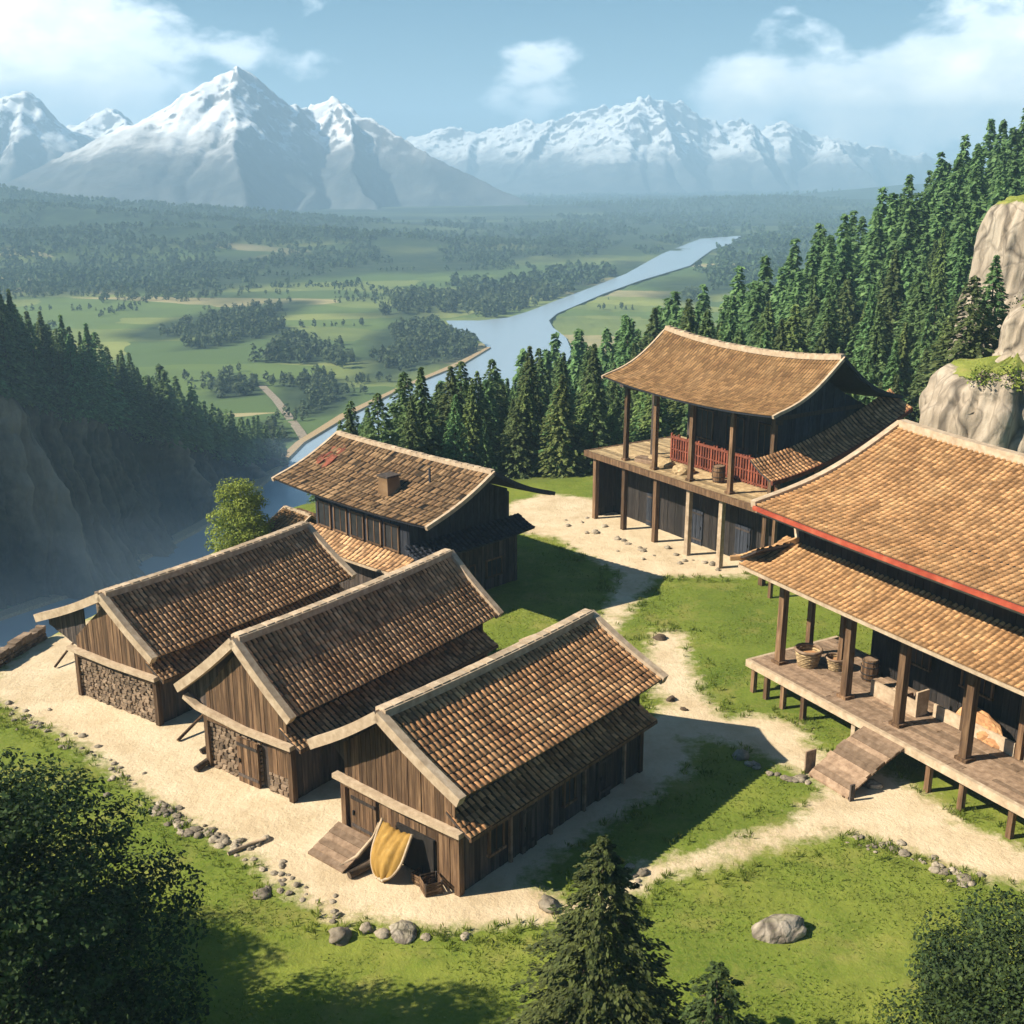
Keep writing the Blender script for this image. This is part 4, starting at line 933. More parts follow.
# lean-to beside it, its small roof showing past the far barn
SH = frame('shed', *at(296, 551, 0), -.79, 'small lean-to shed with a brown roof between the far barn and the house', 'shed')
mb = MB(); planks(mb, (-1.2, 1.2), (-1.2, -1.2), -.6, 1.5, .25, (-1, 0)); planks(mb, (-1.2, -1.2), (1.2, -1.2), -.6, lambda f: 1.5+1.1*f, .25, (0, -1)); planks(mb, (1.2, -1.2), (1.2, 1.2), -.6, 2.6, .25, (1, 0)); planks(mb, (1.2, 1.2), (-1.2, 1.2), -.6, lambda f: 2.6-1.1*f, .25, (0, 1)); mb.build('wall', M['wood'], SH)
gable_roof(SH, -1.7, .3, 1.7, 1.65, 2.75, 1.9, -1.5, 1.5, 9, 7, .05, 'thatch', 'trim', sag=.05, barge=(.12, .14), ridge=(.2, .12))

# the open timber pavilion on posts
PV = frame('pavilion', 15.66, 67.35, -.58, 'open two storey timber pavilion with a curved golden roof above a raised deck', 'pavilion')
LP, WP, ZD = 18.4, 9.2, 5.1
mb = MB(); d = 0.
while d < WP-.05:
    w = min(random.uniform(.24, .36), WP-d); mb.box(d+.012, d+w-.012, 0, LP, ZD-.1, ZD+random.uniform(-.012, .012)); d += w
mb.build('deck', M['sack'], PV)
mb = MB(); strip_along(mb, [(-.09, -.1, ZD-.16), (-.09, LP+.1, ZD-.16)], .2, .42, .6); strip_along(mb, [(-.1, -.09, ZD-.17), (WP, -.09, ZD-.17)], .2, .4, .5); strip_along(mb, [(-.1, LP+.09, ZD-.17), (WP, LP+.09, ZD-.17)], .2, .4, .5); mb.build('deck_beam', M['wood'], PV)
mb = MB()
for yy in lin(.6, LP-.6, 12): mb.box(.1, WP-.1, yy-.08, yy+.08, ZD-.42, ZD-.11)
mb.build('joist', M['darkwood'], PV)
for yy in (.25, 4.14, 7.28, 10.69, 14.2, 17.6): post(PV, .3, yy, -.5, ZD-.3, .34, M['trim'] if yy in (4.14, 7.28) else M['wood'])
for yy in (.3, 5.7, 11., 17.8):
    for xx in (5.45, WP-.3): post(PV, xx, yy, -.5, ZD-.3, .3, M['wood'])
mb = MB(); planks(mb, (2.6, LP-.3), (2.6, 1.6), -.5, ZD-.4, .4, (-1, 0)); planks(mb, (2.6, 1.6), (WP-.4, 1.6), -.5, ZD-.4, .4, (0, -1)); planks(mb, (.5, LP-.25), (2.6, LP-.25), -.5, ZD-.4, .4, (0, 1)); planks(mb, (2.6, LP-.35), (.5, LP-.35), .6, ZD-.4, .4, (0, -1)); mb.build('lower_wall', M['blackwood'], PV)  # near-black boards put the shade under the deck into their colour
for k in range(3): door(PV, 'y', 2.55, 3.6+k*4.6, 5.+k*4.6, 0., 2.5, -1, 'navy')
ZE = 10.75
UP = (.35, 3.9, 7.7, 11.4, 14.6)
for yy in UP: post(PV, .65, yy, ZD, ZE-.1, .3, M['wood'], True)
for yy in (15.1, 11.4, 7.7, 3.9, .4): post(PV, WP-.8, yy, ZD, ZE-.1, .28, M['darkwood'])
for yy in (14.9, 10.5): post(PV, 3.4, yy, ZD, ZE-.1, .24, M['darkwood'])
mb = MB(); strip_along(mb, [(.65, -.2, ZE-.25), (.65, 15.4, ZE-.25)], .22, .34, .4); strip_along(mb, [(WP-.8, -.2, ZE-.25), (WP-.8, 15.4, ZE-.25)], .22, .34, .4)
for yy in UP: strip_along(mb, [(.65, yy, ZE-.12), (WP-.8, yy, ZE-.12)], .2, .26, .4)
mb.build('tie_beam', M['darkwood'], PV)
# inner room with a red balustrade before it
mb = MB(); planks(mb, (5.6, 13.6), (5.6, .6), ZD, ZE-.3, .34, (-1, 0)); planks(mb, (5.6, .6), (WP-.6, .6), ZD, ZE-.3, .34, (0, -1)); mb.build('inner_wall', M['darkwood'], PV)
for k in range(4): window(PV, 'y', 5.52, 1.6+k*3.1, 3.2+k*3.1, ZD+1.6, ZD+3.6, -1, 2)
mb = MB(); strip_along(mb, [(3.35, 1., ZD+1.75), (3.35, 12.8, ZD+1.75)], .16, .16, .5); strip_along(mb, [(3.35, 1., ZD+.9), (3.35, 12.8, ZD+.9)], .1, .1, .5); strip_along(mb, [(3.35, 1., ZD+.15), (3.35, 12.8, ZD+.15)], .12, .12, .5)
for yy in lin(1.05, 12.75, 46): mb.box(3.29, 3.41, yy-.07, yy+.07, ZD, ZD+1.7+random.uniform(0, .35))
mb.build('balustrade', M['redgoods'], PV)
rf, SL, SR = gable_roof(PV, -1.0, 4.6, 10.2, 10.85, 13.6, 10.85, -1.1, 15.2, 64, 16, .05, 'thatch', 'trim', sag=.55, fr=.55, fe=.4, slab='navy', barge=(.16, .2), ridge=(.42, .3), lift=.03, wob=.01, back='navy')
mb = MB(); gt = lambda f: 13.1-(abs(f-.5)/.5)**.7*2.4
planks(mb, (.6, .35), (WP-.6, .35), 8.2, gt, .35, (0, -1)); mb.build('gable_wall', M['navy'], PV)
mb = MB(); planks(mb, (WP-.6, 14.4), (.6, 14.4), 10.6, gt, .35, (0, 1)); mb.build('gable_wall', M['navy'], PV)
# lower roof round the right-hand gable
def SK(s_, t):
    x = -1.7+12.2*s_; return Vector((x, -.1-1.8*t, 7.55+3.1*max(s_, 0)**1.7+.95*(1-t)-.12*math.sin(PI*min(max(t, 0), 1))))
mb = MB(); tiles(mb, SK, 44, 7, .05, .035, 4, 0, 1, .1); sk = mb.build('lower_roof', [M['tile'], M['darkwood']], PV)
mb = MB(); strip_along(mb, [SK(s_, 1.01)-Vector((0, 0, .1)) for s_ in lin(0, 1, 14)], .16, .26, .3); mb.build('eave_board', M['redgoods'], sk)
for xx, zz in ((-.9, 7.4), (2.4, 7.7), (5.6, 8.6), (9.3, 10.1)): post(PV, xx, -1.65, -.5, zz, .22, M['wood'])
mb = MB(); planks(mb, (.8, -.2), (WP, -.2), ZD-.2, 8.3, .35, (0, -1)); mb.build('side_wall', M['navy'], PV)

# the great hall on its boarded platform
HL = frame('hall', 11.89, 52.39, 2.63-PI, 'large hall with orange tiled double roof and red eave beside the ramp', 'hall')
LH, ZH = 24., 1.71
mb = MB(); d = 0.
while d < 5.6:
    w = random.uniform(.24, .34); k0 = 0.
    while k0 < LH:
        k1 = min(LH, k0+random.uniform(3, 6)); mb.box(d+.012, d+w-.012, -k1+.012, -k0-.012, ZH-.12, ZH+random.uniform(-.014, .014)); k0 = k1
    d += w
mb.build('deck', M['deck'], HL)
mb = MB(); strip_along(mb, [(-.09, .12, ZH-.17), (-.09, -LH, ZH-.17)], .2, .36, .65); strip_along(mb, [(0, .1, ZH-.19), (6, .1, ZH-.19)], .18, .34, .55); mb.build('deck_beam', M['trim'], HL)
for yy in (.15, 1.1, 2.3, 3.68, 6.91, 11.15, 12.86, 15.2, 17.5, 20.): post(HL, .14, -yy-.05, -.5, ZH-.3, .24, M['trim'] if yy == 6.91 else M['wood'])
for yy in (.4, 4., 8., 12., 16., 20.): post(HL, 2.6, -yy, -.5, ZH-.12, .22, M['darkwood'])
ZL = 6.71
for yy in (1.0, 5.44, 8.61, 12.16, 15.9, 19.6): post(HL, 1., -yy, ZH, ZL+.12, .36, M['wood'], True)
for yy in (.9, 3.1): post(HL, 3., -yy, ZH, 7.2, .28, M['wood'])
for yy in (10.4, 13.2, 14.3): post(HL, 3.05, -yy, ZH, 7.2, .26, M['wood'])
mb = MB(); strip_along(mb, [(1., .2, ZL+.02), (1., -LH, ZL+.02)], .24, .3, .4); mb.build('tie_beam', M['darkwood'], HL)
mb = MB(); planks(mb, (4.2, -4.), (4.2, -LH), ZH-.3, 7.4, .36, (-1, 0)); planks(mb, (15.5, -3.9), (4.2, -3.9), -.4, 9.6, .36, (0, 1)); mb.build('wall', M['blackwood'], HL)
mb = MB(); planks(mb, (2.1, -.6), (2.1, -LH), 7.2, 10.1, .34, (-1, 0)); planks(mb, (15.5, -.6), (2.1, -.6), 7.2, 10., .34, (0, 1)); mb.build('upper_wall', M['blackwood'], HL)
for k in range(5): window(HL, 'y', 4.12, -7.4-k*3.4, -5.9-k*3.4, ZH+1.5, ZH+3.4, -1, 3)
# main roof: long front slope, red eave board, pale rake
SLm = slope(8.82, 12.35, -.46, 9.72, -.2, -LH, .5, .35, .12, 2.4); SRm = slope(8.82, 12.35, 18.1, 9.72, -.2, -LH, .5, .35, .12, 2.4)
mb = MB(); tiles(mb, SLm, 78, 33, .085, .05, 4, 0, 1, .16, .01); tiles(mb, SRm, 62, 20, .1, .055, 3, 0, 1, .16, .01); rfh = mb.build('roof', [M['tileora'], M['darkwood']], HL)
mb = MB(); strip_along(mb, [SLm(i/20*.998+.001, 0)+Vector((0, 0, .12)) for i in range(21)], .5, .42, .6); mb.build('ridge_cap', M['trim'], rfh)
for S in (SLm, SRm):
    mb = MB(); strip_along(mb, [S(0, t)+Vector((0, .1, .06)) for t in lin(-.01, 1.01, 14)], .34, .34, .6); mb.build('barge_board', M['trim'], rfh)
mb = MB(); strip_along(mb, [SLm(s_, 1.012)+Vector((-.03, 0, -.07)) for s_ in lin(0, 1, 22)], .12, .2, .5); mb.build('eave_board', M['red'], rfh)
mb = MB(); strip_along(mb, [SLm(s_, 1.0)+Vector((.08, 0, -.3)) for s_ in lin(0, 1, 22)], .12, .16, .5); mb.build('soffit_board', M['trim'], rfh)
mb = MB(); gt = lambda f: 12.1-(abs(f-.5)/.5)*2.3
planks(mb, (15.6, -.75), (2., -.75), 9.8, gt, .36, (0, 1)); mb.build('gable_wall', M['navy'], HL)
# lower roof, and its return round the left end
pl, SP = pent(HL, 2.15, 7.72, -.78, 6.66, .35, -LH, 84, 11, .075, 'tileora', name='lower_roof', sag=.1, fe=.12, trim='trim')
o, S2 = pent_x(HL, -.55, 7.72, 1.15, 6.72, -.6, 13., 30, 6, .08, 'tileora', fe=.12, sag=.08, name='lower_roof', slab='darkwood', trim='red')
mb = MB(); strip_along(mb, [(2.3, -.7, 7.95), (.9, -.1, 7.45), (-.3, .45, 7.0), (-.95, .85, 6.95)], .2, .22, .5); mb.build('hip_rib', M['tileora'], pl)
mb = MB(); mb.tube([(2.15, -.55, 7.8), (2.1, -.4, 8.35), (2.0, -.2, 8.75), (1.85, .1, 8.95)], [.2, .16, .1, .03], 7, .7); mb.build('finial', M['trim'], pl)
# low boards between the inner posts
mb = MB(); mb.box(2.95, 3.05, -13., -8.8, ZH, ZH+.62, .8); mb.box(2.95, 3.05, -20., -13.5, ZH, ZH+.6, .7); mb.build('low_partition', M['trim'], HL)
mb = MB(); mb.box(2.2, 2.3, -8.4, -5.8, ZH, ZH+.75, .6); mb.box(2.2, 2.95, -8.5, -8.4, ZH, ZH+1.2, .9); mb.build('low_partition', M['trim'], HL)
def place(root, x, y, z=0):
    a = -root.rotation_euler.z; return (root.location.x+x*math.cos(a)+y*math.sin(a), root.location.y-x*math.sin(a)+y*math.cos(a), z)

# plank ramp up to the hall
RP = tag(empty('ramp', place(HL, 0, -8.9), HL.rotation_euler.z), 'plank ramp rising from the path to the hall platform', 'ramp')
mb = MB(); n = 12
for k in range(n):
    f0, f1 = k/n, (k+.9)/n; x0, x1 = -3.3+3.15*f0, -3.3+3.15*f1; z0, z1 = .1+1.5*f0**.8, .1+1.5*f1**.8; j = random.uniform(-.06, .06)
    mb.hexa([(x0, -1.15+j, z0-.08), (x1, -1.15+j, z1-.08), (x1, 1.15+j, z1-.08), (x0, 1.15+j, z0-.08), (x0, -1.15+j, z0), (x1, -1.15+j, z1), (x1, 1.15+j, z1), (x0, 1.15+j, z0)])
mb.build('tread', M['deck'], RP)
for yy in (-.95, .95):
    mb = MB(); strip_along(mb, [(-3.3, yy, -.05), (-1.8, yy, .75), (-.2, yy, 1.4)], .12, .22, .4); mb.build('stringer', M['wood'], RP)
mb = MB(); planks(mb, (-3.35, 1.3), (-2.75, 1.3), -.2, 1.05, .3, (0, 1)); mb.build('side_post', M['deck'], RP)
mb = MB(); planks(mb, (-3.35, -1.35), (-3.1, -1.35), -.2, .75, .3, (0, 1)); mb.build('side_post', M['darkwood'], RP)

# things lying about the buildings
def heap(name, loc, rx, ry, rz_, mat, label, cat, seed, n=2, parts=None):
    rng = np.random.default_rng(seed); bm = bmesh.new(); bmesh.ops.create_icosphere(bm, subdivisions=4, radius=1)
    co = np.array([v.co for v in bm.verts]); a = fbm(co[:, 0]*1.7+seed*3, co[:, 1]*1.7+co[:, 2]*1.3, 5, seed)-.5
    for v, k in zip(bm.verts, a):
        c = v.co*(1+.4*k); v.co = (c.x*rx, c.y*ry, max(c.z, -.25)*rz_+.2*rz_)
    me = bpy.data.meshes.new(name); bm.to_mesh(me); bm.free(); at_ = me.attributes.new('tint', 'FLOAT', 'FACE'); at_.data.foreach_set('value', rng.uniform(.2, .8, len(me.polygons)))
    o = obj(name, me, mat); o.location = loc; o.rotation_euler.z = rng.uniform(0, 6); return tag(o, label, cat)
heap('grain_heap', place(HL, 3.55, -10.8, ZH), .5, 1.7, .8, M['tile'], 'long golden brown heap behind the low board of the hall', 'grain heap', 5)
def sack(loc, r, h, label, seed, mat='sack'):
    o = tag(empty('sack', loc, seed), label, 'sack'); mb = MB(); n = 14; pr = [(0, .8), (.08, .98), (.3, 1.06), (.55, .98), (.75, .72), (.86, .34), (.9, .24), (.96, .36), (1., .3)]
    st = []
    for z, k in pr:
        st.append(len(mb.v)); mb.v += [(r*k*(1+.07*math.sin(5*a+seed+z*3))*math.cos(a), r*k*.85*(1+.07*math.cos(4*a+seed))*math.sin(a), h*z+.02*math.sin(6*a+seed)) for a in [2*PI*i/n for i in range(n)]]
    for a, b in zip(st, st[1:]):
        for k in range(n): mb.face((a+k, a+(k+1) % n, b+(k+1) % n, b+k), .5, 0, True)
    mb.face(tuple(st[0]+n-1-k for k in range(n))); mb.face(tuple(st[-1]+k for k in range(n))); mb.build('bag', M[mat], o)
    mb = MB(); mb.tube([(r*.29*math.cos(2*PI*i/10), r*.26*math.sin(2*PI*i/10), h*.885) for i in range(11)], .025, 5, .3, 0, False); mb.build('tie_cord', M['bark'], o)
def barrel(loc, r, h, label):
    o = tag(empty('barrel', loc, random.uniform(0, 3)), label, 'barrel'); mb = MB(); n = 18
    for i in range(n):
        a0, a1 = 2*PI*(i+.04)/n, 2*PI*(i+.96)/n; t_ = random.random()
        for j in range(6):
            z0, z1 = h*j/6, h*(j+1)/6; k0, k1 = [r*(.84+.16*math.sin(PI*q/6)) for q in (j, j+1)]
            mb.quad((k0*math.cos(a0), k0*math.sin(a0), z0), (k0*math.cos(a1), k0*math.sin(a1), z0), (k1*math.cos(a1), k1*math.sin(a1), z1), (k1*math.cos(a0), k1*math.sin(a0), z1), t_)
    mb.build('stave', M['wood'], o); mb = MB(); mb.tube([(0, 0, h*.93), (0, 0, h*.96)], r*.8, n, .4); mb.build('lid', M['deck'], o)
    for z in (.12, .35, .68, .9):
        k = r*(.84+.16*math.sin(PI*z))+.012; mb = MB(); mb.tube([(k*math.cos(2*PI*i/20), k*math.sin(2*PI*i/20), h*z) for i in range(21)], .022, 5, .3, 0, False); mb.build('hoop', M['glass'], o)
def basket(loc, r, h, label):
    o = tag(empty('basket', loc), label, 'basket'); mb = MB(); n = 22
    for j in range(8):
        k = r*(.72+.28*j/7); z = h*(j+.5)/8; mb.tube([(k*(1+.03*(-1)**(i+j))*math.cos(2*PI*i/n), k*(1+.03*(-1)**(i+j))*math.sin(2*PI*i/n), z) for i in range(n+1)], h/15, 5, None, 0, False)
    mb.build('weave', M['sack'], o); mb = MB(); mb.tube([(0, 0, .02), (0, 0, h*.7)], [r*.66, r*.85], n, .4); mb.build('filling', M['tile'], o)
    mb = MB(); mb.tube([(r*1.02*math.cos(2*PI*i/n), r*1.02*math.sin(2*PI*i/n), h) for i in range(n+1)], h/11, 6, .5, 0, False); mb.build('rim', M['deck'], o)
def plank_stack(loc, rz, L, label):
    o = tag(empty('plank_stack', loc, rz), label, 'timber')
    for j in range(4):
        for i in range(3):
            mb = MB(); d = random.uniform(-.12, .12); mb.box(-.42+i*.29, -.16+i*.29, -L/2+d, L/2+d, j*.09, j*.09+.08); mb.build('plank', M['deck'], o)
sack(place(HL, 3.6, -15.2, ZH), .55, 1.15, 'straw coloured sack at the right end of the hall platform', 1); sack(place(HL, 3.3, -14.1, ZH), .45, .95, 'smaller sack behind the last visible hall post', 2, 'trim'); sack(place(HL, 2.65, -7.0, ZH), .38, .8, 'pale sack behind the low board above the ramp', 3, 'trim')
basket(place(HL, 2.0, -1.9, ZH), .62, .85, 'large woven basket by the first post of the hall'); basket(place(HL, 2.9, -2.9, ZH), .48, .6, 'smaller woven basket behind the large one on the hall platform')
barrel(place(HL, 3.4, -4.6, ZH), .42, 1.1, 'wooden barrel against the dark hall wall near its left corner'); barrel(place(HL, 3.5, -16.6, ZH), .42, 1.1, 'wooden barrel at the far right of the hall platform')
plank_stack(place(HL, 3.4, -6.2, ZH), HL.rotation_euler.z, 1.9, 'stack of sawn planks along the hall wall above the ramp')
barrel(place(PV, 2.0, 6.4, ZD), .45, 1.15, 'barrel beside the red balustrade of the pavilion'); plank_stack(place(PV, 1.6, 12.9, ZD), PV.rotation_euler.z+.3, 2.2, 'stack of planks at the left end of the pavilion deck')
basket(place(PV, 4.6, -.6, ZD), .5, .7, 'basket under the lower roof at the right end of the pavilion')
for k, (xx, yy) in enumerate([(1.9, 11.8), (2.0, 12.8), (1.7, 9.6)]):
    heap('straw_heap', place(PV, xx, yy, ZD), .6+.1*k, .8, .45, M['sack'], ['flat straw heap at the left end of the pavilion deck', 'straw heap against the red balustrade of the pavilion', 'brown straw heap by the middle pavilion post'][k], 'straw heap', 20+k)
# front of the nearest barn: plank landing, yellow cloth in a hoop, log, crates
LD = tag(empty('plank_ramp', place(B3, -5.2, -.15), B3.rotation_euler.z), 'sloping plank landing at the left front of the nearest barn', 'ramp')
mb = MB()
for k in range(6):
    y0 = -1.75+k*.27; z0 = .12+k*.1; mb.hexa([(-.95, y0, z0-.16), (1.05, y0, z0-.16), (1.05, y0+.25, z0-.08), (-.95, y0+.25, z0-.08), (-.95, y0, z0), (1.05, y0, z0), (1.05, y0+.25, z0+.07), (-.95, y0+.25, z0+.07)])
mb.build('tread', M['deck'], LD)
mb = MB(); mb.hexa([(.98, -1.75, -.1), (1.05, -1.75, -.1), (1.05, -.1, -.1), (.98, -.1, -.1), (.98, -1.75, .06), (1.05, -1.75, .06), (1.05, -.1, .62), (.98, -.1, .62)]); mb.hexa([(-.95, -1.75, -.1), (-.88, -1.75, -.1), (-.88, -.1, -.1), (-.95, -.1, -.1), (-.95, -1.75, .06), (-.88, -1.75, .06), (-.88, -.1, .62), (-.95, -.1, .62)]); mb.build('side_board', M['darkwood'], LD)
mb = MB(); mb.tube([(.0, 0, .16), (.15, .9, .22), (.2, 1.7, .55)], [.15, .16, .13], 10, .4); lg = mb.build('log', M['bark'], None); lg.location = place(B3, -3.75, -1.95); lg.rotation_euler.z = B3.rotation_euler.z; tag(lg, 'dark log leaning beside the yellow cloth at the barn front', 'log')
CL = tag(empty('cloth_hammock', place(B3, -2.75, -.25), B3.rotation_euler.z), 'mustard yellow cloth hung in a wooden hoop under the barn beam', 'cloth')
V, Fq = [], []; nu, nv_ = 28, 18
for j in range(nv_+1):
    for i in range(nu+1):
        u = -1+2*i/nu; v = j/nv_
        wd = .78*math.sqrt(max(.0025, 1-(max(v-.45, 0)/.56)**2.3)); y = -.12-.95*v-.22*(1-u*u)*math.sin(PI*v)+.03*math.cos(u*11); z = .1+1.6*(1-v)**.85+.16*u*u*(1-v)+.03*math.sin(u*17+v*3)
        V.append((u*wd, y-.15*(1-u*u)*math.sin(PI*v), z))
for j in range(nv_):
    for i in range(nu): a = j*(nu+1)+i; Fq.append((a, a+1, a+nu+2, a+nu+1))
me = mesh_arrays('cloth', V, Fq, RNG.uniform(.4, .6, len(Fq)), True); c = obj('cloth', me, M['cloth'], CL); md = c.modifiers.new('s', 'SOLIDIFY'); md.thickness = .03
for sd in (0, nu):
    mb = MB(); mb.tube([Vector(V[j*(nu+1)+sd])+Vector((0, -.02, .03)) for j in range(nv_+1)], .055, 7, .6); mb.build('hoop', M['trim'], CL)
mb = MB(); mb.tube([Vector(V[nv_*(nu+1)+i])+Vector((0, -.02, .03)) for i in range(nu+1)], .05, 7, .6); mb.build('hoop', M['trim'], CL)
mb = MB(); mb.tube([(-1.75, -1.5, .1), (-1.45, -.9, .35), (-1.15, -.3, 1.0), (-1.0, -.1, 1.6)], [.07, .08, .08, .07], 8, .7); mb.build('curved_rib', M['trim'], CL)
def crate(loc, rz, s_, label):
    o = tag(empty('crate', loc, rz), label, 'crate', None); mb = MB()
    for sx in (-1, 1):
        for sy in (-1, 1): mb.box(sx*s_/2-.03, sx*s_/2+.03, sy*s_/2-.03, sy*s_/2+.03, 0, s_*.9)
    mb.build('corner_post', M['darkwood'], o); mb = MB()
    for k in range(4):
        z = .02+k*s_*.22
        for sg in (-1, 1): mb.box(-s_/2-.02, s_/2+.02, sg*s_/2-.045 if sg < 0 else s_/2+.031, sg*s_/2-.031 if sg < 0 else s_/2+.045, z, z+s_*.17); mb.box(sg*s_/2-.045 if sg < 0 else s_/2+.031, sg*s_/2-.031 if sg < 0 else s_/2+.045, -s_/2+.02, s_/2-.02, z, z+s_*.17)
    mb.build('slat', M['wood'], o); mb = MB(); mb.box(-s_/2+.03, s_/2-.03, -s_/2+.03, s_/2-.03, .02, .06); mb.build('bottom_board', M['wood'], o)
crate(place(B3, -.95, -.5), .4, .6, 'slatted crate by the corner post of the nearest barn'); crate(place(B3, -1.55, -.35), .9, .5, 'smaller slatted crate between the yellow cloth and the other crate')
# leaning poles and logs at the middle barn
def stick(name, a, b, r, label, cat, mat='wood'):
    mb = MB(); a = Vector(a); b = Vector(b); m_ = (a+b)/2+Vector((.03, .02, .05)); mb.tube([a, m_, b], [r, r*.95, r*.75], 8, .4); return tag(mb.build(name, M[mat]), label, cat)
p = place(B2, -5.5, -.1); q = place(B2, -5.7, -2.6)
stick('pole', (*at(178, 742)[:2], .08), (*at(212, 722)[:2], .75), .08, 'pole leaning from the road towards the left corner of the middle barn', 'pole')
stick('log', (*at(196, 772), .12), (*at(222, 758), .3), .15, 'short log lying by the left corner of the middle barn', 'log', 'bark'); stick('log', (*at(201, 754), .1), (*at(218, 748), .22), .14, 'stubby log behind another at the middle barn corner', 'log', 'bark')
stick('pole', (*at(55, 668), .06), (*at(80, 652), .9), .07, 'pole leaning at the left corner of the farthest barn', 'pole')
stick('driftwood', (*at(228, 856), .08), (*at(266, 842), .16), .08, 'pale branch lying at the grassy edge of the road', 'branch', 'trim')
# dry stone walls at the cliff edge
def drywall(p, q, h, label):
    o = tag(empty('stone_wall', (*p, 0)), label, 'wall'); d = (q[0]-p[0], q[1]-p[1]); L = math.hypot(*d); n = (d[1]/L, -d[0]/L); mb = MB()
    hh = float(height(p[0], p[1]))
    mb.hexa([(0, 0, -1), (d[0], d[1], -1), (d[0]-n[0]*.35, d[1]-n[1]*.35, -1), (-n[0]*.35, -n[1]*.35, -1), (0, 0, h-.05), (d[0], d[1], h-.05), (d[0]-n[0]*.35, d[1]-n[1]*.35, h-.05), (-n[0]*.35, -n[1]*.35, h-.05)], .3)
    rubble(mb, (0, 0), d, -.6, h, n, .3, .1); rubble(mb, (d[0]-n[0]*.35, d[1]-n[1]*.35), (-n[0]*.35, -n[1]*.35), -.6, h, (-n[0], -n[1]), .3, .1); mb.build('masonry', M['stone'], o)
    mb = MB(); k = 0.
    while k < L-.2:
        w = random.uniform(.3, .55); mb.hexa([(d[0]/L*a+n[0]*b, d[1]/L*a+n[1]*b, z+random.uniform(-.03, .03)) for z in (h-.04, h+random.uniform(.12, .3)) for a, b in ((k, .08), (min(k+w, L), .08), (min(k+w, L), -.42), (k, -.42))]); k += w+.02
    mb.build('coping', M['stone'], o)
drywall(at(98, 612), at(182, 596), .9, 'low dry stone wall on the cliff edge behind the farthest barn')
drywall(at(-8, 672), at(46, 638), .55, 'low kerb wall along the cliff edge at the left of the road')

# rocks
ROCK = []
for i in range(7):
    bm = bmesh.new(); bmesh.ops.create_icosphere(bm, subdivisions=3, radius=1); co = np.array([v.co for v in bm.verts]); cell = np.sign(co)*np.abs(co)**.8
    k = fbm(cell[:, 0]*1.3+i*7, cell[:, 1]*1.3+cell[:, 2]*1.9, 3, 60+i)-.5
    for v, kk in zip(bm.verts, k):
        c = v.co*(1+.9*kk); v.co = (c.x, c.y*.8, max(c.z*.62, -.3))
    me = bpy.data.meshes.new('stone'); bm.to_mesh(me); bm.free(); me.polygons.foreach_set('use_smooth', [True]*len(me.polygons))
    a_ = me.attributes.new('tint', 'FLOAT', 'FACE'); a_.data.foreach_set('value', [random.uniform(.3, .7) for _ in me.polygons]); me.materials.append(M['palestone']); ROCK.append(me)
def stone(px, py, wpx, label, group=None, i=None, mat=None, flat=1.):
    x, y = at(px, py); s_ = wpx/2*math.hypot(y, CAMH)/FPX*.95
    o = link(bpy.data.objects.new('stone', ROCK[random.randrange(7) if i is None else i])); o.location = (x, y, float(height(x, y))+s_*.22*flat); o.scale = (s_, s_, s_*flat); o.rotation_euler.z = random.uniform(0, 6.28)
    if mat: o.data = o.data.copy(); o.data.materials.clear(); o.data.materials.append(mat)
    return tag(o, label, 'stone', group)
stone(340, 938, 26, 'round grey stone at the lower edge of the road', i=1); stone(366, 930, 16, 'whitish stone just right of the round grey one'); stone(383, 934, 16, 'upright white stone beside the mossy one')
stone(404, 932, 32, 'low mossy stone among the pale stones below the road', mat=M['boulder'], flat=.6); stone(426, 938, 13, 'flat pale stone right of the mossy stone', flat=.6); stone(465, 938, 11, 'single pebble on the grass edge below the nearest barn')
stone(262, 896, 20, 'pale flat stone alone on the shaded grass left of the road', flat=.7); stone(549, 908, 24, 'white stone beside the foreground conifer at the road end'); stone(742, 757, 20, 'white round stone at the fork of the footpath')
stone(660, 638, 14, 'dark stone on the narrow footpath near the top', mat=M['bark']); stone(671, 700, 11, 'dark stone near the roof corner of the nearest barn', mat=M['bark']); stone(684, 710, 8, 'smallest dark stone on the footpath bend', mat=M['bark'])
heap('boulder', (*at(780, 932), -.02), .98, .6, .5, M['boulder'], 'flat grey boulder alone on the lawn at lower right', 'boulder', 31).rotation_euler.z = .25
def along(poly, n, jit, rng, size, label, group):
    seg = [0.]
    for a, b in zip(poly, poly[1:]): seg.append(seg[-1]+math.hypot(b[0]-a[0], b[1]-a[1]))
    for k in range(n):
        t = rng.uniform(0, seg[-1]) if rng.uniform() < .6 else rng.choice([.2, .55, .8])*seg[-1]+rng.normal(0, seg[-1]*.05); x = np.interp(t, seg, [p[0] for p in poly])+rng.normal(0, jit); y = np.interp(t, seg, [p[1] for p in poly])+rng.normal(0, jit*.6)
        stone(x, y, rng.uniform(*size), label, group, flat=rng.uniform(.6, 1.1))
rs = np.random.default_rng(17)
along([(2, 700), (40, 728), (75, 742), (110, 768), (150, 800)], 52, 9, rs, (3, 9), 'small stone on the grassy edge of the road below the farthest barn', 'stones edging the road by the farthest barn')
along([(150, 800), (178, 822), (205, 838), (235, 846), (262, 846)], 70, 8, rs, (4, 13), 'tan stone in the dense rubble strip beside the road at left', 'rubble strip stones beside the road')
along([(262, 860), (285, 886), (320, 905), (345, 918)], 26, 9, rs, (4, 10), 'small stone on the bend of the road at lower left', 'stones on the lower road bend')
along([(846, 838), (880, 846), (915, 858), (950, 876), (985, 882)], 42, 6, rs, (3, 11), 'small stone edging the path below the hall', 'stones edging the path below the hall')
along([(742, 762), (765, 768), (790, 778), (812, 786)], 20, 4, rs, (4, 12), 'rough stone between the footpath and the ramp', 'stones by the ramp foot')
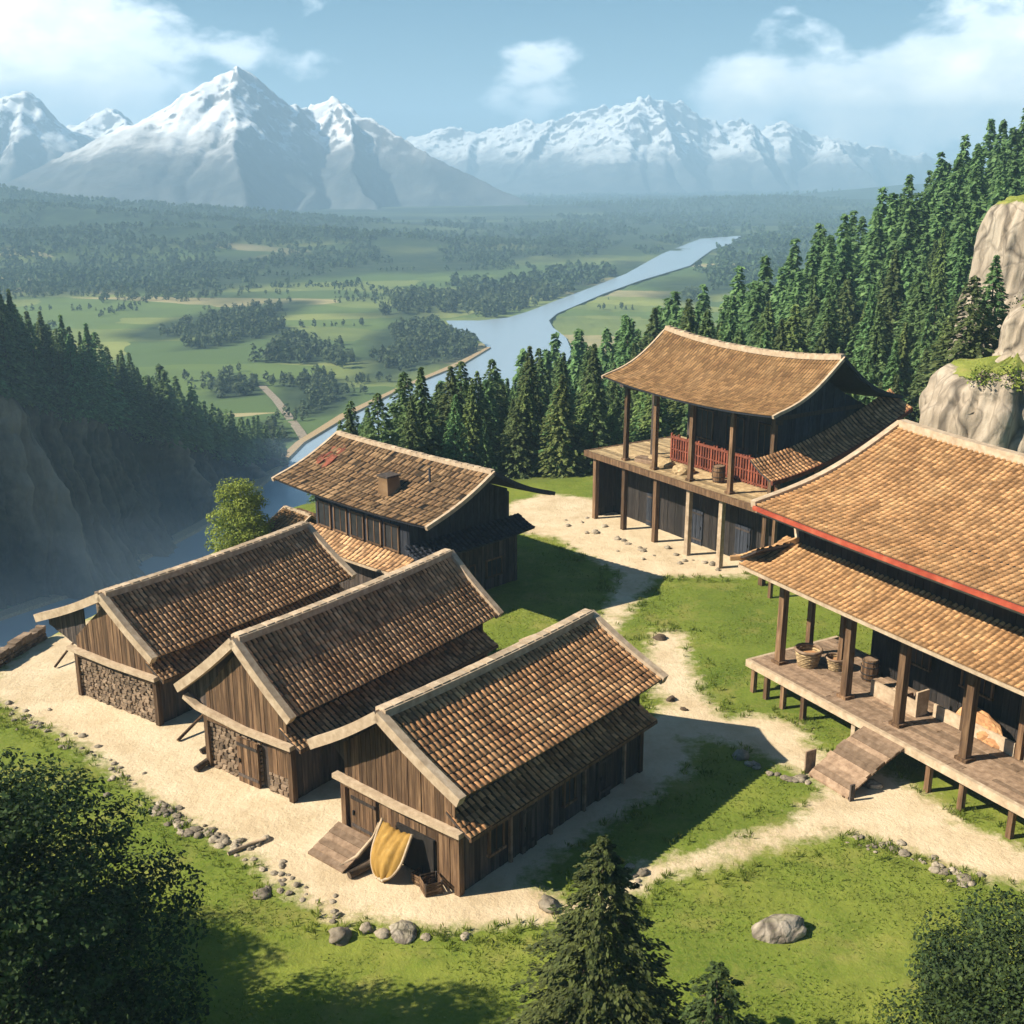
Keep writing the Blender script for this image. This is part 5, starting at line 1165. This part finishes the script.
along([(560, 520), (600, 530), (640, 548), (690, 562), (720, 568)], 34, 7, rs, (3, 9), 'small rubble stone under the front edge of the pavilion', 'rubble under the pavilion')
along([(630, 868), (640, 880), (652, 872)], 8, 5, rs, (5, 14), 'brown stone between the foreground conifer and the footpath', 'stones behind the foreground conifer')
stone(965, 880, 20, 'flat slab at the end of the stones edging the path', flat=.5); stone(872, 786, 20, 'brown rock under the edge of the hall platform', mat=M['boulder'])

# the rock crag behind the hall: three stepped masses
def crag(name, cx, cy, zb, zt, rx, ry, label, seed, rz=0., pwx=.85):
    o = tag(empty(name, (cx, cy, 0), rz), label, 'rock'); nth, nz = 160, 60; th = np.linspace(0, 2*PI, nth, endpoint=False)
    rows = []
    C, S_ = np.cos(th), np.sin(th); sq = (np.abs(C)**4+np.abs(S_)**4)**-.25
    for j in range(nz+1):
        v = j/nz; z = zb+(zt-zb)*v
        body = (1-.12*v)*(1-max(0, (v-.88)/.12)**2.4*.26) 
        k = 1+.34*(ridged(C*1.6+seed, S_*1.6+v*.4, 4, seed)-.5)+.06*(ridged(C*6, S_*6+v*1.5, 3, seed+4)-.5)+.1*(fbm(C*5, S_*5+v*6, 4, seed+2)-.5)+.05*(fbm(C*13, S_*13+v*9, 3, seed+12)-.5)+.05*np.tanh(6*math.sin(v*9+seed)+3*(fbm(C*3, S_*3, 3, seed+8)-.5))-.09*np.exp(-((fbm(C*2.2, S_*2.2+v*.6, 3, seed+6)-.5)/.02)**2)+.07*(fbm(C*2+v*1.2, S_*2-v*4, 3, seed+5)-.5)
        r = (1+(sq-1)*pwx)*body*k
        rows.append(np.stack([C*rx*r, S_*ry*r, np.full(nth, z)+.5*(fbm(C*2, S_*2, 3, seed+9)-.5)*v*3], -1))
    for q in (.85, .65, .4, .2, .02):
        last = rows[nz]; rows.append(np.stack([last[:, 0]*q, last[:, 1]*q, last[:, 2]+(1-q)*.6+.5*(fbm(last[:, 0]*q*.5, last[:, 1]*q*.5, 3, seed)-.5)], -1))
    V = np.concatenate(rows); n = len(rows); idx = np.arange(n*nth).reshape(n, nth); nx_ = np.roll(idx, -1, 1)
    F = np.stack([idx[:-1], nx_[:-1], nx_[1:], idx[1:]], -1).reshape(-1, 4)
    obj('rock_face', mesh_arrays('rock_face', V, F, smooth_=True), M['crag'], o)
    top = [V[(nz-1)*nth:].reshape(-1, nth, 3)[i]*np.array([1., 1., 1.])+np.array([0, 0, .1]) for i in range(n-nz+1)]
    # ragged grass turf on top
    top[0] = top[0]*np.stack([1-.12*fbm(C*4, S_*4, 3, seed+3)]*2+[np.ones(nth)], -1); top[0][:, 2] += .05
    V2 = np.concatenate(top); m = len(top); idx = np.arange(m*nth).reshape(m, nth); nx_ = np.roll(idx, -1, 1); F2 = np.stack([idx[:-1], nx_[:-1], nx_[1:], idx[1:]], -1).reshape(-1, 4)
    obj('turf', mesh_arrays('turf', V2, F2, smooth_=True), M['turf'], o); return o
M['turf'] = pmat('rock_turf', [(.3, (.1, .13, .02)), (.55, (.2, .23, .045)), (.8, (.32, .28, .1))], .7, bscale=6, bump=.8, bdist=.15)
def spot(px, dist): return ((px-512)/1140*(dist*.958+CAMH*.286), dist)
x, y = spot(995, 79); crag('rock_crag', x, y, -2, 11.9, 5.8, 5., 'broad pale rock step just behind the hall roof', 71, .3)
x, y = spot(1042, 80); crag('rock_crag', x, y, 4, 16.4, 4.9, 4., 'middle pale rock step above the broad one', 72, -.2)
x, y = spot(1024, 99); crag('rock_crag', x, y, 3, 22.6, 6.6, 5., 'tallest pale rock tower with a green top at the right edge', 73, .1)
rg = np.random.default_rng(8)
for k, (px, dist, z, h, w, lab) in enumerate([(946, 84, 11.2, 9.4, 1.35, 'bushy dark conifer on the ledge left of the rock tower'), (968, 86, 12., 10., 1.3, 'second bushy conifer touching the rock tower')]):
    x, y = spot(px, dist); o = conifer(2+k, x, y, h, lab, None, w); o.location.z = 8.6 if k == 0 else 9.2
for k, (px, dist, z, h, r, lab) in enumerate([(1012, 86, 14.2, 2.6, 1.5, 'leafy green shrub between the rock tower and the middle step'), (990, 75, 11.3, 1.5, 1., 'yellowish shrub growing on the broad rock step'), (962, 76, 11.4, 1.0, .9, 'low shrub at the top edge of the broad rock step'), (868, 93, 1., 4.5, 2.6, 'rounded green bush behind the dark pavilion roof'), (830, 97, 1., 5.5, 3., 'large rounded bush at the forest foot behind the pavilion'), (905, 88, 1., 4.5, 2.4, 'round bush between the pavilion roof and the rocks')]):
    x, y = spot(px, dist); zz = z if z > 5 else float(height(x, y))-.2
    broadleaf('shrub', (x, y, zz), h, r, layered(h, r, 6, rg, .15, 10, (r*.42, r*.42, h*.16)), 60, .3 if h > 3 else .2, M['brightleaf'] if k in (0, 1, 2) else M['conifer_light'], lab, 40+k, .08)

# ---------------------------------------------------------------- air, sky, sun, camera
def hazebox():
    mb = MB(); mb.box(-5900, 5900, -140, 7400, -400, 400); m = bpy.data.materials.new('haze'); m.use_nodes = True; t = NT(m)
    t.n.remove(t.n['Principled BSDF']); v = t.new('ShaderNodeVolumePrincipled')
    v.inputs['Color'].default_value = (.43, .69, .97, 1); v.inputs['Density'].default_value = HAZE; v.inputs['Anisotropy'].default_value = 0.
    t.l.new(v.outputs[0], t.n['Material Output'].inputs['Volume'])
    tag(mb.build('haze', m), kind='stuff')
HAZE = 3.4e-4
hazebox()
def mist():
    bm = bmesh.new(); bmesh.ops.create_icosphere(bm, subdivisions=5, radius=1); me = bpy.data.meshes.new('mist')
    for v in bm.verts: v.co = (v.co.x*75, v.co.y*115, v.co.z*(13 if v.co.z > 0 else 9))
    bm.to_mesh(me); bm.free(); m = bpy.data.materials.new('mist'); m.use_nodes = True; t = NT(m); t.n.remove(t.n['Principled BSDF']); v = t.new('ShaderNodeVolumePrincipled')
    v.inputs['Color'].default_value = (.4, .62, .92, 1); v.inputs['Density'].default_value = .0034; t.l.new(v.outputs[0], t.n['Material Output'].inputs['Volume'])
    o = obj('mist', me, m); o.location = (-82, 195, -48); o.rotation_euler.z = -.35; tag(o, kind='stuff')
mist()
SUN_EL = R(39); SX, SY = -.975, -.22
SUN = Vector((SX*math.cos(SUN_EL), SY*math.cos(SUN_EL), math.sin(SUN_EL))).normalized()
ld = bpy.data.lights.new('sun', 'SUN'); ld.energy = 5.; ld.angle = R(.5); ld.color = (1., .875, .69)
lo = link(bpy.data.objects.new('sun', ld)); lo.rotation_mode = 'QUATERNION'; lo.rotation_quaternion = (-SUN).to_track_quat('-Z', 'Y'); lo.location = (-60, -10, 80)
W = bpy.data.worlds.new('World'); SC.world = W; W.use_nodes = True; t = NT(W); bg = t.n['Background']
sky = t.new('ShaderNodeTexSky'); sky.sky_type = 'NISHITA'; sky.sun_disc = False; sky.sun_elevation = SUN_EL; sky.sun_rotation = math.atan2(SX, SY); sky.altitude = 600; sky.air_density = 1.; sky.dust_density = 1.2; sky.ozone_density = 1.5
tc = t.new('ShaderNodeTexCoord'); dirv = tc.outputs['Generated']
nv = t.new('ShaderNodeVectorMath'); nv.operation = 'NORMALIZE'; t.l.new(dirv, nv.inputs[0]); dv = nv.outputs[0]
def skydir(px, py):
    u = (px-512)/FPX; v = (py-512)/FPX; c, s = math.cos(PITCH), math.sin(PITCH)
    return Vector((u, c-v*s, -s-v*c)).normalized()
st = t.scale(dv, (1, 1, 1.9))
n1 = t.noise(st, 13., 9, .56, .15); n2 = t.noise(st, 38., 6, .6)
mask = None
for (px, py, rad, amp) in [(60, 60, .085, .52), (-40, 20, .12, .52), (120, 95, .06, .3), (190, 85, .05, .3), (240, 55, .04, .3), (300, 80, .035, .18), (525, 88, .055, .27), (450, 105, .04, .12), (760, 100, .06, .36), (860, 98, .075, .46), (960, 95, .09, .5), (1060, 95, .11, .52), (320, 8, .028, .2), (720, 115, .03, .2), (610, 110, .03, .1)]:
    dn = t.new('ShaderNodeVectorMath'); dn.operation = 'DISTANCE'
    sc_ = t.scale(dv, (1, 1, 1.35)); d0 = skydir(px, py); t.l.new(sc_, dn.inputs[0]); dn.inputs[1].default_value = (d0.x, d0.y, d0.z*1.35)
    k = t.mapr(dn.outputs['Value'], 0., rad*1.5, amp, 0.)
    mask = k if mask is None else t.math('MAXIMUM', mask, k)
dens = t.math('ADD', t.math('ADD', t.math('MULTIPLY', n1, .8), t.math('MULTIPLY', n2, .12)), mask)
cl = t.mapr(dens, .6, .72); 
sepd = t.new('ShaderNodeSeparateXYZ'); t.l.new(dv, sepd.inputs[0])
hz = t.mapr(sepd.outputs['Z'], -.02, .15, .6, 0.)
shade = t.ramp(t.mapr(dens, .62, 1.0), [(0, (7., 8., 8.8)), (.5, (11., 10.7, 10.)), (1, (17, 15.6, 13.2))])
skyc = t.mix(1., sky.outputs[0], (.13, .3, .385, 1), 'MULTIPLY')
skyc = t.mix(hz, skyc, (2., 3., 3.8, 1))
bgc = t.mix(t.math('MULTIPLY', cl, .93), skyc, shade)
t.put(bg.inputs[0], bgc); bg.inputs[1].default_value = .085
cam = bpy.data.cameras.new('camera'); cam.sensor_width = 36; cam.lens = 36*FPX/1024; cam.clip_end = 30000; cam.clip_start = .5
co = link(bpy.data.objects.new('camera', cam)); co.location = (0, 0, CAMH); co.rotation_euler = (PI/2-PITCH, 0, 0); SC.camera = co
SC.view_settings.view_transform = 'Standard'; SC.view_settings.look = 'None'; SC.view_settings.exposure = 1.2; SC.view_settings.gamma = 1
SC.render.engine = 'CYCLES'; SC.cycles.use_denoising = True; SC.cycles.max_bounces = 5; SC.cycles.diffuse_bounces = 3; SC.cycles.glossy_bounces = 2; SC.cycles.transmission_bounces = 3; SC.cycles.volume_bounces = 1
SC.cycles.use_adaptive_sampling = True; SC.cycles.adaptive_threshold = .02; SC.cycles.sample_clamp_indirect = 6.
